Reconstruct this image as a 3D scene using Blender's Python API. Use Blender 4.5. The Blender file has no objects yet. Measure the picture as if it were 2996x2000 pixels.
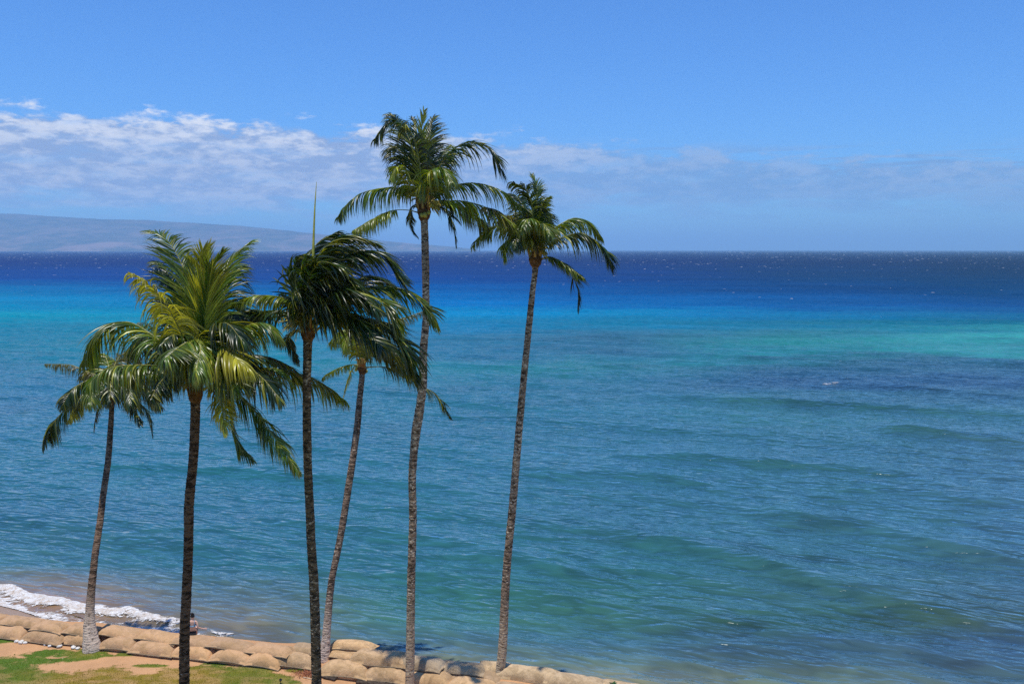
import bpy, bmesh, math, random
import numpy as np
from mathutils import Vector, Matrix
R = math.radians
rng = np.random.default_rng(7)
random.seed(7)
SC = bpy.context.scene
COL = SC.collection

# ------------------------------------------------------------------ camera
CAM = np.array([0.0, 0.0, 18.0])           # eye, 18 m above the sea
FP = 2663.0                                # focal length in photo pixels
PITCH = math.atan(269 / FP)
cd = bpy.data.cameras.new('camera')
cam = bpy.data.objects.new('camera', cd)
COL.objects.link(cam)
cam.location = CAM
cam.rotation_euler = (math.pi / 2 - PITCH, 0, 0)
cd.sensor_width = 36
cd.lens = FP / 2996 * 36
cd.clip_start = 0.5
cd.clip_end = 200000
SC.camera = cam

# ------------------------------------------------------------------ sky and sun
SUN_EL = R(85)
SUN_DIR = Vector((-0.45 * math.cos(SUN_EL), -0.89 * math.cos(SUN_EL), math.sin(SUN_EL))).normalized()
w = bpy.data.worlds.new('World')
SC.world = w
w.use_nodes = True
nt = w.node_tree
for n in list(nt.nodes):
    nt.nodes.remove(n)


class N:
    """small node-building helper"""
    def __init__(s, tree):
        s.t = tree
    def node(s, kind, ins=None, **props):
        n = s.t.nodes.new(kind)
        for k, v in props.items():
            setattr(n, k, v)
        for k, v in (ins or {}).items():
            s.put(n.inputs[k], v)
        return n
    def put(s, sock, v):
        if isinstance(v, bpy.types.NodeSocket):
            s.t.links.new(v, sock)
        elif isinstance(v, bpy.types.Node):
            s.t.links.new(v.outputs[0], sock)
        else:
            if sock.type == 'RGBA' and len(v) == 3:
                v = (*v, 1)
            sock.default_value = v
    def m(s, op, a, b=None, c=None, clamp=False):
        n = s.node('ShaderNodeMath', operation=op, use_clamp=clamp)
        s.put(n.inputs[0], a)
        if b is not None: s.put(n.inputs[1], b)
        if c is not None: s.put(n.inputs[2], c)
        return n.outputs[0]
    def rng(s, v, a, b, c=0.0, d=1.0, smooth=True):
        n = s.node('ShaderNodeMapRange', interpolation_type='SMOOTHSTEP' if smooth else 'LINEAR')
        for i, x in enumerate((v, a, b, c, d)):
            s.put(n.inputs[i], x)
        return n.outputs[0]
    def mix(s, f, a, b, mode='MIX'):
        n = s.node('ShaderNodeMix', data_type='RGBA', blend_type=mode)
        s.put(n.inputs[0], f)
        s.put(n.inputs[6], a)
        s.put(n.inputs[7], b)
        return n.outputs[2]
    def noise(s, vec, scale, detail=4, rough=0.55, dist=0.0, dims='3D'):
        n = s.node('ShaderNodeTexNoise', noise_dimensions=dims)
        if vec is not None: s.put(n.inputs['Vector'], vec)
        n.inputs['Scale'].default_value = scale
        n.inputs['Detail'].default_value = detail
        n.inputs['Roughness'].default_value = rough
        n.inputs['Distortion'].default_value = dist
        return n.outputs[0]
    def mapping(s, vec, scale=(1, 1, 1), rot=(0, 0, 0), loc=(0, 0, 0)):
        n = s.node('ShaderNodeMapping')
        s.put(n.inputs['Vector'], vec)
        n.inputs['Scale'].default_value = scale
        n.inputs['Rotation'].default_value = rot
        n.inputs['Location'].default_value = loc
        return n.outputs[0]


k = N(nt)
sky = k.node('ShaderNodeTexSky', sky_type='NISHITA', sun_disc=False, sun_elevation=SUN_EL,
             sun_rotation=math.atan2(SUN_DIR.x, SUN_DIR.y), altitude=0, air_density=1.0, dust_density=0.2, ozone_density=2.0)
SKY_STRENGTH = 0.105
skyc = k.mix(1.0, sky.outputs[0], (0.45, 0.885, 1.52), 'MULTIPLY')
tc = k.node('ShaderNodeTexCoord').outputs['Generated']
sx = k.node('ShaderNodeSeparateXYZ', {0: tc})
az = k.m('MULTIPLY', k.m('ARCTAN2', sx.outputs[0], sx.outputs[1]), 57.2958)      # degrees from +Y
el = k.m('MULTIPLY', k.m('ARCSINE', sx.outputs[2]), 57.2958)
azc = k.m('MINIMUM', k.m('MAXIMUM', az, -60.0), 60.0)
cv = k.node('ShaderNodeCombineXYZ', {0: k.m('MULTIPLY', az, 0.30), 1: k.m('MULTIPLY', el, 0.85), 2: 3.3}).outputs[0]
cv2 = k.node('ShaderNodeCombineXYZ', {0: k.m('MULTIPLY', az, 0.16), 1: k.m('MULTIPLY', el, 1.0), 2: 9.1}).outputs[0]
nA = k.noise(cv, 1.0, 8, 0.60, 0.15)
nB = k.noise(cv, 2.6, 6, 0.62, 0.2)
nC = k.noise(cv2, 1.3, 7, 0.60, 0.3)
upper = k.rng(azc, -12.0, 26.0, 7.7, 5.0, False)
edge = k.m('ADD', upper, k.m('ADD', k.m('MULTIPLY', k.m('SUBTRACT', nA, 0.5), 4.2), k.m('MULTIPLY', k.m('SUBTRACT', nB, 0.5), 2.0)))
topm = k.rng(k.m('SUBTRACT', edge, el), -0.15, 0.75)
lowm = k.rng(k.m('SUBTRACT', el, k.m('ADD', 2.5, k.m('MULTIPLY', k.m('SUBTRACT', nC, 0.5), 5.0))), -0.9, 0.9)
left = k.rng(azc, -14.0, 12.0, 1.0, 0.0)
dens = k.m('MULTIPLY', k.m('MULTIPLY', topm, lowm), k.rng(left, 0.0, 1.0, 0.90, 1.0, False))
dens = k.m('MULTIPLY', dens, k.rng(nC, 0.25, 0.55, 0.60, 1.0))
# flat grey streaks
cv3 = k.node('ShaderNodeCombineXYZ', {0: k.m('MULTIPLY', az, 0.07), 1: k.m('MULTIPLY', el, 1.5), 2: 5.0}).outputs[0]
nD = k.noise(cv3, 1.6, 6, 0.62, 0.35)
mid = k.rng(azc, -10.0, 30.0, 5.6, 4.3, False)
flat = k.m('MULTIPLY', k.m('MULTIPLY', k.rng(nD, 0.44, 0.60), k.rng(k.m('ABSOLUTE', k.m('SUBTRACT', el, mid)), 1.9, 0.5)), k.rng(azc, -6.0, 6.0, 0.0, 0.85))
dens = k.m('MAXIMUM', dens, flat)
# faint scattered wisps lower down
wisp = k.m('MULTIPLY', k.m('MULTIPLY', k.rng(nA, 0.55, 0.78), k.rng(el, 6.5, 2.0)), 0.35)
dens = k.m('MAXIMUM', dens, wisp)
lit = k.m('MULTIPLY', k.rng(k.m('ADD', k.m('MULTIPLY', nB, 0.5), k.m('MULTIPLY', nA, 0.5)), 0.42, 0.60), k.rng(k.m('SUBTRACT', edge, el), 3.6, 0.3, 0.45, 1.0))
lit = k.m('MULTIPLY', lit, k.rng(left, 0.0, 1.0, 0.25, 1.0, False))
cc = k.mix(lit, k.mix(left, (0.21, 0.38, 0.70), (0.33, 0.44, 0.70)), (0.92, 0.94, 1.0))
cs = k.node('ShaderNodeVectorMath', {0: cc, 1: (1 / SKY_STRENGTH,) * 3}, operation='MULTIPLY').outputs[0]
final = k.mix(dens, skyc, cs)
bg = k.node('ShaderNodeBackground', {0: final, 1: SKY_STRENGTH})
k.node('ShaderNodeOutputWorld', {0: bg.outputs[0]})

sl = bpy.data.lights.new('sun', 'SUN')
sl.energy = 4.3
sl.angle = R(0.53)
sl.color = (1.0, 0.955, 0.88)
so = bpy.data.objects.new('sun', sl)
COL.objects.link(so)
so.rotation_euler = SUN_DIR.to_track_quat('Z', 'Y').to_euler()
so.location = (0, 0, 60)

SC.view_settings.view_transform = 'Standard'
SC.view_settings.look = 'None'
SC.view_settings.exposure = 0.0
SC.view_settings.gamma = 1.0
SC.view_settings.use_curve_mapping = False
SC.render.engine = 'CYCLES'
SC.cycles.use_denoising = False
SC.cycles.sample_clamp_direct = 1.3
SC.cycles.sample_clamp_indirect = 3.0
SC.cycles.max_bounces = 6
SC.cycles.volume_bounces = 2
SC.cycles.transparent_max_bounces = 12

# ------------------------------------------------------------------ helpers
def un(u, v, Y=None, z=None):
    """world point seen at photo pixel (u, v) on the vertical plane y=Y or the horizontal plane z"""
    yc = (1000 - v) / FP
    d = np.array([(u - 1498) / FP, math.cos(PITCH) + yc * math.sin(PITCH), -math.sin(PITCH) + yc * math.cos(PITCH)])
    t = Y / d[1] if Y is not None else (z - CAM[2]) / d[2]
    return CAM + d * t

def hash2(ix, iy, seed):
    h = (ix.astype(np.int64) * 374761393 + iy.astype(np.int64) * 668265263 + seed * 982451653) & 0x7fffffff
    h = ((h ^ (h >> 13)) * 1274126177) & 0x7fffffff
    h = h ^ (h >> 16)
    return (h & 0xffffff) / float(0xffffff)

def vnoise(x, y, seed=0):
    x = np.asarray(x, float); y = np.asarray(y, float)
    ix = np.floor(x); iy = np.floor(y)
    fx = x - ix; fy = y - iy
    fx = fx * fx * (3 - 2 * fx); fy = fy * fy * (3 - 2 * fy)
    a = hash2(ix, iy, seed); b = hash2(ix + 1, iy, seed)
    c = hash2(ix, iy + 1, seed); d = hash2(ix + 1, iy + 1, seed)
    return (a * (1 - fx) + b * fx) * (1 - fy) + (c * (1 - fx) + d * fx) * fy

def fbm(x, y, oct=4, seed=0, gain=0.5):
    s = 0; a = 1; t = 0
    for i in range(oct):
        s = s + a * vnoise(x * 2 ** i + 17.3 * i, y * 2 ** i - 9.1 * i, seed + i)
        t += a; a *= gain
    return s / t                                    # 0..1

def sm(x, a, b):
    t = np.clip((x - a) / (b - a), 0, 1)
    return t * t * (3 - 2 * t)

def lin(c):
    c = np.asarray(c, float) / 255
    return np.where(c <= 0.04045, c / 12.92, ((c + 0.055) / 1.055) ** 2.4)

def mesh(name, V, Fq, mat=None, parent=None, smooth=False, attr=None, matidx=None, loc=None):
    V = np.asarray(V, np.float32)
    if loc is not None:
        V = V - np.asarray(loc, np.float32)
    me = bpy.data.meshes.new(name)
    Fq = np.asarray(Fq, np.int32)
    nv = Fq.shape[1]
    me.vertices.add(len(V)); me.vertices.foreach_set('co', V.ravel())
    me.loops.add(Fq.size); me.loops.foreach_set('vertex_index', Fq.ravel())
    me.polygons.add(len(Fq))
    me.polygons.foreach_set('loop_start', np.arange(0, Fq.size, nv, dtype=np.int32))
    if smooth:
        me.polygons.foreach_set('use_smooth', np.ones(len(Fq), bool))
    me.update(calc_edges=True)
    for an, ac in (attr or {}).items():
        a = me.color_attributes.new(an, 'FLOAT_COLOR', 'POINT')
        c4 = np.ones((len(V), 4), np.float32)
        ac = np.asarray(ac)
        if ac.ndim == 1:
            c4[:, :3] = ac[:, None]
        else:
            c4[:, :3] = ac
        a.data.foreach_set('color', c4.ravel())
    for m_ in (mat if isinstance(mat, (list, tuple)) else [mat]):
        if m_ is not None:
            me.materials.append(m_)
    if matidx is not None:
        me.polygons.foreach_set('material_index', np.asarray(matidx, np.int32))
    o = bpy.data.objects.new(name, me)
    COL.objects.link(o)
    if loc is not None:
        o.location = loc
    if parent is not None:
        o.parent = parent
    return o

def grid_faces(nr, nc, close=False):
    i = np.arange(nr - 1)[:, None]
    j = np.arange(nc if close else nc - 1)[None, :]
    a = i * nc + j
    b = i * nc + (j + 1) % nc
    return np.stack([a, b, b + nc, a + nc], -1).reshape(-1, 4)

def tag(o, label=None, cat=None, group=None, kind=None):
    if label: o['label'] = label
    if cat: o['category'] = cat
    if group: o['group'] = group
    if kind: o['kind'] = kind
    return o

def thing(name, loc, label, cat, group=None):
    o = bpy.data.objects.new(name, None)
    o.empty_display_size = 0.3
    COL.objects.link(o)
    o.location = loc
    return tag(o, label, cat, group)

def spline(P, n):
    """Catmull-Rom through the points, n samples evenly spaced by length"""
    P = np.asarray(P, float)
    if len(P) == 2:
        P = np.array([P[0], (P[0] + P[1]) / 2, P[1]])
    Q = np.vstack([2 * P[0] - P[1], P, 2 * P[-1] - P[-2]])
    out = []
    for i in range(1, len(Q) - 2):
        t = np.linspace(0, 1, 24, endpoint=False)[:, None]
        p0, p1, p2, p3 = Q[i - 1], Q[i], Q[i + 1], Q[i + 2]
        out.append(0.5 * (2 * p1 + (p2 - p0) * t + (2 * p0 - 5 * p1 + 4 * p2 - p3) * t ** 2 + (-p0 + 3 * p1 - 3 * p2 + p3) * t ** 3))
    out.append(P[-1:])
    C = np.vstack(out)
    s = np.concatenate([[0], np.cumsum(np.linalg.norm(np.diff(C[:, :3], axis=0), axis=1))])
    t = np.linspace(0, s[-1], n)
    return np.stack([np.interp(t, s, C[:, i]) for i in range(C.shape[1])], -1), s[-1]

def norm(v):
    return v / np.maximum(np.linalg.norm(v, axis=-1, keepdims=True), 1e-9)

def tube(P, rad, sides=6, flat=1.0):
    P = np.asarray(P, float)
    rad = np.broadcast_to(rad, (len(P),))
    T = norm(np.gradient(P, axis=0))
    ref = np.tile(np.array([0.0, 0.0, 1.0]), (len(P), 1))
    vert = np.abs(T[:, 2]) > 0.95
    if vert.mean() > 0.3:
        ref[:] = (0, 1, 0)
    A = norm(np.cross(T, ref)); B = np.cross(A, T)
    ang = np.linspace(0, 2 * math.pi, sides, endpoint=False)
    V = P[:, None] + rad[:, None, None] * (np.cos(ang)[None, :, None] * A[:, None] + flat * np.sin(ang)[None, :, None] * B[:, None])
    return V.reshape(-1, 3), grid_faces(len(P), sides, True)

class Bag:
    """collects quads of several pieces into one mesh"""
    def __init__(s): s.V = []; s.F = []; s.A = []; s.n = 0
    def add(s, V, F_, a=None):
        s.V.append(V); s.F.append(np.asarray(F_) + s.n); s.n += len(V)
        s.A.append(np.zeros((len(V), 3)) if a is None else np.broadcast_to(a, (len(V), 3)))
    def out(s): return np.vstack(s.V), np.vstack(s.F), np.vstack(s.A)

# ------------------------------------------------------------------ materials
def material(name):
    m_ = bpy.data.materials.new(name)
    m_.use_nodes = True
    for n in list(m_.node_tree.nodes):
        m_.node_tree.nodes.remove(n)
    q = N(m_.node_tree)
    out = q.node('ShaderNodeOutputMaterial')
    return m_, q, out

def attr_col(q, name):
    return q.node('ShaderNodeVertexColor', layer_name=name).outputs[0]

def obj_co(q):
    return q.node('ShaderNodeTexCoord').outputs['Object']

def geo_pos(q):
    return q.node('ShaderNodeNewGeometry').outputs['Position']

def bump(q, h, strength=1.0, dist=0.05, normal=None):
    ins = {'Height': h, 'Strength': strength, 'Distance': dist}
    if normal is not None: ins['Normal'] = normal
    return q.node('ShaderNodeBump', ins).outputs[0]

def simple(name, col, rough=0.7, spec=0.3, nscale=8, var=0.35, bumpd=0.01, col2=None):
    m_, q, out = material(name)
    c = obj_co(q)
    f = q.noise(c, nscale, 6, 0.65)
    c2 = col2 if col2 else tuple(x * (1 - var) for x in col)
    cc_ = q.mix(q.rng(f, 0.35, 0.65), c2, col)
    p = q.node('ShaderNodeBsdfPrincipled', {'Base Color': cc_, 'Roughness': rough, 'Specular IOR Level': spec,
                                            'Normal': bump(q, q.noise(c, nscale * 3, 5, 0.7), 0.6, bumpd)})
    q.put(out.inputs[0], p.outputs[0])
    return m_

def leaf_mat(name, trans=0.35):
    m_, q, out = material(name)
    c = attr_col(q, 'leaf_tint')
    p = q.node('ShaderNodeBsdfPrincipled', {'Base Color': c, 'Roughness': 0.30, 'Specular IOR Level': 0.7})
    tcol = q.mix(1.0, c, (1.6, 1.5, 0.45), 'MULTIPLY')
    t = q.node('ShaderNodeBsdfTranslucent', {0: tcol})
    mx = q.node('ShaderNodeMixShader', {0: trans, 1: p.outputs[0], 2: t.outputs[0]})
    q.put(out.inputs[0], mx.outputs[0])
    return m_

M_LEAF = leaf_mat('palm_leaf')
M_RACHIS = simple('palm_rachis', (0.36, 0.31, 0.07), 0.45, 0.4, 3, 0.4, 0.003, (0.22, 0.22, 0.05))
M_FIBRE = simple('palm_fibre', (0.21, 0.105, 0.042), 0.85, 0.1, 7, 0.6, 0.03, (0.07, 0.035, 0.015))
M_SHEATH = simple('palm_sheath', (0.46, 0.34, 0.10), 0.55, 0.3, 4, 0.5, 0.01, (0.30, 0.12, 0.035))
M_FLOWER = simple('palm_flower', (0.62, 0.50, 0.09), 0.6, 0.3, 9, 0.4, 0.005)
M_BRACT = simple('palm_bract', (0.50, 0.26, 0.12), 0.7, 0.2, 5, 0.5, 0.01)
M_NUT = simple('coconut_husk', (0.42, 0.42, 0.08), 0.45, 0.4, 4, 0.3, 0.005)

def trunk_mat(name, dark, mid, pale, base, patch=0.5):
    m_, q, out = material(name)
    co = attr_col(q, 'trunk_co')                 # r = height fraction, g = girth angle, b = metres up / 20
    s = q.node('ShaderNodeSeparateColor', {0: co})
    pos = geo_pos(q)
    n1 = q.noise(q.mapping(pos, (0.8, 0.8, 2.6)), 4.2, 4, 0.75)
    n2 = q.noise(q.mapping(pos, (1, 1, 2.0)), 7.0, 3, 0.72)
    n3 = q.noise(pos, 0.8, 3, 0.5)
    c = q.mix(q.rng(n1, 0.42, 0.56), dark, mid)
    c = q.mix(q.rng(q.m('ADD', n2, q.m('MULTIPLY', q.m('SUBTRACT', n3, 0.5), 0.25)), 0.70 - 0.2 * patch, 0.80 - 0.2 * patch), c, pale)
    bs = q.mix(q.rng(n2, 0.34, 0.50), tuple(x * 0.25 for x in base), base)
    c = q.mix(q.rng(q.m('ADD', s.outputs[0], q.m('MULTIPLY', q.m('SUBTRACT', n1, 0.5), 0.12)), 0.26, 0.06), c, bs)
    p = q.node('ShaderNodeBsdfPrincipled', {'Base Color': c, 'Roughness': 0.9, 'Specular IOR Level': 0.15,
                                            'Normal': bump(q, q.m('ADD', n2, n1), 1.0, 0.05)})
    q.put(out.inputs[0], p.outputs[0])
    return m_

# ------------------------------------------------------------------ the wall line and the shore
# sandbags: name, xL, xR, yTop, yBottom in the photo, storey (0 bottom), label, kind of stain
BAGS = [
 (-60, 95, 1828, 1870, 0, 'tan sandbag in the lower row, cut off by the left edge of the picture', 0),
 (58, 206, 1843, 1885, 0, 'tan sandbag in the lower row with white coral stones along its foot', 0),
 (171, 300, 1858, 1890, 0, 'tan sandbag in the lower row, half hidden by the flared grey palm base', 0),
 (285, 414, 1861, 1907, 0, 'tan sandbag in the lower row immediately right of the flared grey palm base', 0),
 (374, 524, 1873, 1921, 0, 'lower-row tan sandbag with sharp dark lower seam, left of the thick dark palm', 0),
 (500, 632, 1885, 1932, 0, 'tan sandbag in the lower row, crossed by the thick dark palm trunk', 0),
 (613, 750, 1904, 1946, 0, 'tan lower-row sandbag just right of the thick dark palm, beside patchy grass', 0),
 (714, 830, 1917, 1956, 0, 'small tan lower-row sandbag tucked against the big pale bulging bag', 0),
 (787, 935, 1901, 1958, 0, 'big pale bulging sandbag with blotchy stains, left of the two palms that cross', 1),
 (930, 1080, 1923, 1988, 0, 'big tan sandbag at ground level right of the two palms that cross', 1),
 (1057, 1195, 1950, 2000, 0, 'brown-shadowed ground-level sandbag just left of the tall curving palm', 1),
 (1170, 1315, 1961, 2012, 0, 'shaded brown sandbag at ground level right behind the tall curving palm', 1),
 (1307, 1435, 1990, 2036, 0, 'sandbag at the bottom edge of the picture between the two tallest palms', 1),
 (1430, 1570, 1999, 2055, 0, 'sandbag sliver at the bottom edge under the broad grey-tan bag', 1),
 (-80, 14, 1800, 1822, 1, 'small end of a tan sandbag at the left edge, highest in its row', 0),
 (-15, 140, 1810, 1834, 1, 'flat tan upper-row sandbag nearest the strip of bare wet beach', 0),
 (82, 205, 1816, 1850, 1, 'tan upper-row sandbag above the one with the coral stones', 0),
 (180, 290, 1827, 1858, 1, 'tan upper-row sandbag running behind the flared grey palm base', 0),
 (283, 418, 1834, 1865, 1, 'tan upper-row sandbag with a puckered corner, right of the flared grey palm', 0),
 (393, 530, 1841, 1879, 1, 'tan upper-row sandbag left of the thick dark palm, below the foam', 0),
 (498, 632, 1853, 1891, 1, 'tan upper-row sandbag that the bathing woman sits on', 0),
 (602, 744, 1864, 1905, 1, 'tan upper-row sandbag right of the seated woman, with an overhanging seam', 0),
 (717, 855, 1877, 1919, 1, 'rounded tan upper-row sandbag leaning on the big pale bulging bag', 0),
 (840, 955, 1890, 1915, 1, 'low tan sandbag at the back, mostly behind the two palms that cross', 1),
 (960, 1094, 1877, 1905, 1.55, 'topmost long sandbag with a trunk shadow across it, beside the leaning palm', 1),
 (955, 1065, 1898, 1929, 1, 'small tan sandbag wedged below the topmost bag by the leaning palm', 1),
 (1023, 1190, 1894, 1953, 1, 'fat tan upper-row sandbag with pale droppings on top', 1),
 (1151, 1290, 1912, 1966, 1, 'dusky shaded upper-row sandbag directly behind the tall curving palm', 2),
 (1272, 1412, 1934, 1972, 1, 'grey-tan upper-row sandbag with frond shadows, between the two tallest palms', 2),
 (1393, 1475, 1940, 1969, 1, 'small drooping sandbag just left of the rightmost palm trunk', 2),
 (1303, 1460, 1963, 1996, 0.5, 'long middle-row sandbag with a curved shadow, left of the rightmost palm trunk', 1),
 (1445, 1630, 1942, 2000, 0.6, 'broad grey-tan sandbag with a dark seam at its end, right of the rightmost trunk', 2),
 (1598, 1762, 1968, 2024, 0.6, 'sandbag second from the right end of the wall', 2),
 (1745, 1880, 1988, 2034, 0.6, 'last sandbag at the right end of the wall, with a green sprig', 2),
]
wall_pts = []
for b in BAGS:
    if b[4] == 0:
        wall_pts.append(un((b[0] + b[1]) / 2, b[3], z=1.8)[:2])
wall_pts = np.array(sorted(map(tuple, wall_pts)))
wx, wy = wall_pts[:, 0], wall_pts[:, 1]
sl0 = np.polyfit(wx, wy, 1)[0]
WX = np.concatenate([[wx[0] - 60], wx, [wx[-1] + 6, wx[-1] + 80]])
WY = np.concatenate([[wy[0] - 60 * sl0], wy, [wy[-1] + 6 * sl0, wy[-1] + 80 * sl0 * 0.6]])
def wall_y(x):
    return np.interp(x, WX, WY)
shore_px = [(0, 1768), (60, 1782), (110, 1800), (135, 1812), (200, 1822), (400, 1846), (600, 1866), (700, 1880)]
shp = np.array([un(u, v, z=0.0)[:2] for u, v in shore_px])
SX = np.concatenate([[-90, -45], shp[:, 0], [0, 8, 90]])
SY = np.concatenate([[shp[0, 1] + 22, shp[0, 1] + 7], shp[:, 1], [wall_y(0) + 3.2, wall_y(8) + 2.6, wall_y(90) + 2.0]])
def shore_y(x):
    return np.interp(x, SX, SY)

def ground_z(x, y):
    x = np.asarray(x, float); y = np.asarray(y, float)
    wyv = wall_y(x); sy = np.maximum(shore_y(x), wyv + 2.3)
    z = 1.8 + 0.05 * (fbm(x * 0.5, y * 0.5, 3, 5) - 0.5)
    z = z + 0.30 * sm(y, wyv + 0.2, wyv + 0.9)                # sand banked behind the front row
    t = sm(y, wyv + 1.7, wyv + 2.2)
    beach = 0.75 * np.clip((sy - y) / np.maximum(sy - (wyv + 1.9), 0.4), -9, 1)
    beach = np.where(y > sy, -0.13 * (y - sy), beach)
    z = z * (1 - t) + beach * t
    return np.maximum(z, -3.0)

# ------------------------------------------------------------------ ground
def poly_px(pts, z=1.8):
    return np.array([un(u, v, z=z)[:2] for u, v in pts])
GB = poly_px([(-400, 1915), (-60, 1920), (30, 1925), (85, 1928), (135, 1957), (240, 1960), (330, 1955), (400, 1966), (520, 1962), (600, 1952),
              (650, 1943), (720, 1948), (790, 1952), (830, 1968), (868, 1992), (905, 2030), (950, 2080), (1100, 2200), (1400, 2350)])
PATCH = [((190, 1912), 1.6, 0.45), ((262, 1908), 0.9, 0.25), ((140, 1932), 1.1, 0.35), ((225, 1928), 0.7, 0.25), ((262, 1922), 0.6, 0.22), ((372, 1914), 0.5, 0.18),
         ((315, 1918), 0.3, 0.12), ((15, 1872), 0.9, 0.32), ((-60, 1868), 0.9, 0.35), ((440, 1946), 0.8, 0.16), ((650, 1940), 0.9, 0.2), ((570, 1952), 0.7, 0.16), ((860, 1962), 0.5, 0.14)]
PATCH = [(un(*p, z=1.8)[:2], a, b) for p, a, b in PATCH]
def grass_mask(x, y):
    gb = np.interp(x, GB[:, 0], GB[:, 1])
    n = fbm(x * 0.9 + 3, y * 2.2, 4, 11)
    c = (gb - y) * 1.5 + (n - 0.5) * 1.5 + 0.10 + (fbm(x * 5.0, y * 9.0, 3, 13) - 0.5) * 0.9
    inside = sm(c, -0.12, 0.28)
    m_ = inside * (0.72 + 0.28 * sm(fbm(x * 1.6, y * 3.5, 4, 23), 0.38, 0.55))
    for (c0, a, b) in PATCH:
        d = ((x - c0[0]) / a) ** 2 + ((y - c0[1] - 0.25 * (x - c0[0]) * 0) / b) ** 2
        m_ = np.maximum(m_, sm(1.15 - d + (fbm(x * 1.8, y * 4.5, 3, 31) - 0.5) * 2.2 + (fbm(x * 6, y * 11, 2, 33) - 0.5) * 1.2, 0.0, 0.6))
    return np.clip(m_, 0, 1)
def lush(x, y):
    """1 = green grass, 0 = dry olive grass"""
    u = 1498 + FP * x / (y * math.cos(PITCH) + 16.2 * math.sin(PITCH))
    g = sm(-u, -230, -90) + sm(u, 560, 700) * 0.75
    dry = sm(32.9 - y, 0.0, 1.6) * sm(np.abs(u - 420), 420, 150)
    g = g + sm(y, 33.6, 34.4) * 0.9
    return np.clip(g * (0.65 + 0.8 * (fbm(x * 0.7, y * 1.1, 3, 41) - 0.5)) + 0.28 * (fbm(x * 2, y * 3, 3, 43)) - dry * 0.3, 0, 1)

xs = np.unique(np.concatenate([np.linspace(-220, -45, 20), np.linspace(-45, -24, 60), np.linspace(-24, 9, 540), np.linspace(9, 45, 60), np.linspace(45, 220, 20)]))
ys = np.unique(np.concatenate([np.linspace(-120, 20, 25), np.linspace(20, 29, 40), np.linspace(29, 38, 170), np.linspace(38, 50, 80), np.linspace(50, 90, 20)]))
X, Y = np.meshgrid(xs, ys)
Z = ground_z(X, Y)
gm = grass_mask(X, Y) * (Y < wall_y(X) + 0.3)
lu = lush(X, Y)
sand_c = np.array([0.63, 0.35, 0.17]); dry_c = np.array([0.30, 0.20, 0.025]); grn_c = np.array([0.10, 0.17, 0.015])
vari = (0.85 + 0.3 * fbm(X * 1.7, Y * 1.7, 4, 3))[..., None]
straw = sm(fbm(X * 2.6, Y * 5, 4, 77), 0.52, 0.66)[..., None] * (1 - lu)[..., None] * 0.55
gcol = dry_c * (1 - lu[..., None]) + grn_c * lu[..., None]
gcol = gcol * (1 - straw) + np.array([0.47, 0.30, 0.12]) * straw
colr = (sand_c * (1 - gm[..., None]) + gcol * gm[..., None]) * vari
Z = Z + gm * 0.02 + 0.02 * (fbm(X * 5, Y * 7, 3, 51) - 0.5) * (Y < wall_y(X))
def ground_material():
    m_, q, out = material('lawn_and_sand')
    pos = geo_pos(q)
    z = q.node('ShaderNodeSeparateXYZ', {0: pos}).outputs[2]
    f1 = q.noise(q.mapping(pos, (1, 2.0, 1)), 14.0, 5, 0.7)
    f2 = q.noise(pos, 60.0, 3, 0.7)
    c = q.mix(1.0, attr_col(q, 'ground_tint'), q.mix(f1, (0.70, 0.66, 0.60), (1.22, 1.24, 1.25)), 'MULTIPLY')
    wet = q.rng(z, 0.75, 0.25)
    c = q.mix(wet, c, (0.36, 0.25, 0.175))
    rough = q.rng(wet, 0.0, 1.0, 0.92, 0.45)
    p = q.node('ShaderNodeBsdfPrincipled', {'Base Color': c, 'Roughness': rough, 'Specular IOR Level': 0.25,
                                            'Normal': bump(q, q.m('ADD', f1, q.m('MULTIPLY', f2, 0.5)), 0.9, 0.05)})
    q.put(out.inputs[0], p.outputs[0])
    return m_
g = mesh('ground', np.stack([X, Y, Z], -1).reshape(-1, 3), grid_faces(*X.shape), ground_material(), smooth=True, attr={'ground_tint': colr.reshape(-1, 3)})
tag(g, kind='structure')

# grass blades
nb = 150000
bx = rng.uniform(-26, -2, nb); by = rng.uniform(29.2, 36.8, nb)
keep = (rng.random(nb) < grass_mask(bx, by) ** 1.2) & (by < wall_y(bx) + 0.05)
bx, by = bx[keep], by[keep]
nb = len(bx)
bz = ground_z(bx, by)
h = rng.uniform(0.025, 0.07, nb); a = rng.uniform(0, 6.283, nb); wd = rng.uniform(0.006, 0.014, nb)
dx, dy = np.cos(a) * wd, np.sin(a) * wd
lx, ly = rng.normal(0.01, 0.02, nb), rng.normal(0, 0.02, nb)
V = np.stack([np.stack([bx - dx, by - dy, bz], -1), np.stack([bx + dx, by + dy, bz], -1), np.stack([bx + lx, by + ly, bz + h], -1)], 1).reshape(-1, 3)
bl = np.clip(lush(bx, by) + rng.normal(0, 0.15, nb), 0, 1)[:, None]
bc = (np.array([0.30, 0.20, 0.035]) * (1 - bl) + np.array([0.11, 0.20, 0.016]) * bl) * rng.uniform(0.6, 1.4, (nb, 1))
o = mesh('grass', V, np.arange(3 * nb).reshape(-1, 3), leaf_mat('grass_blade', 0.3), attr={'leaf_tint': np.repeat(bc, 3, 0)})
tag(o, 'short patchy green and dry yellow lawn grass on sand', 'grass', kind='stuff')

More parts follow.
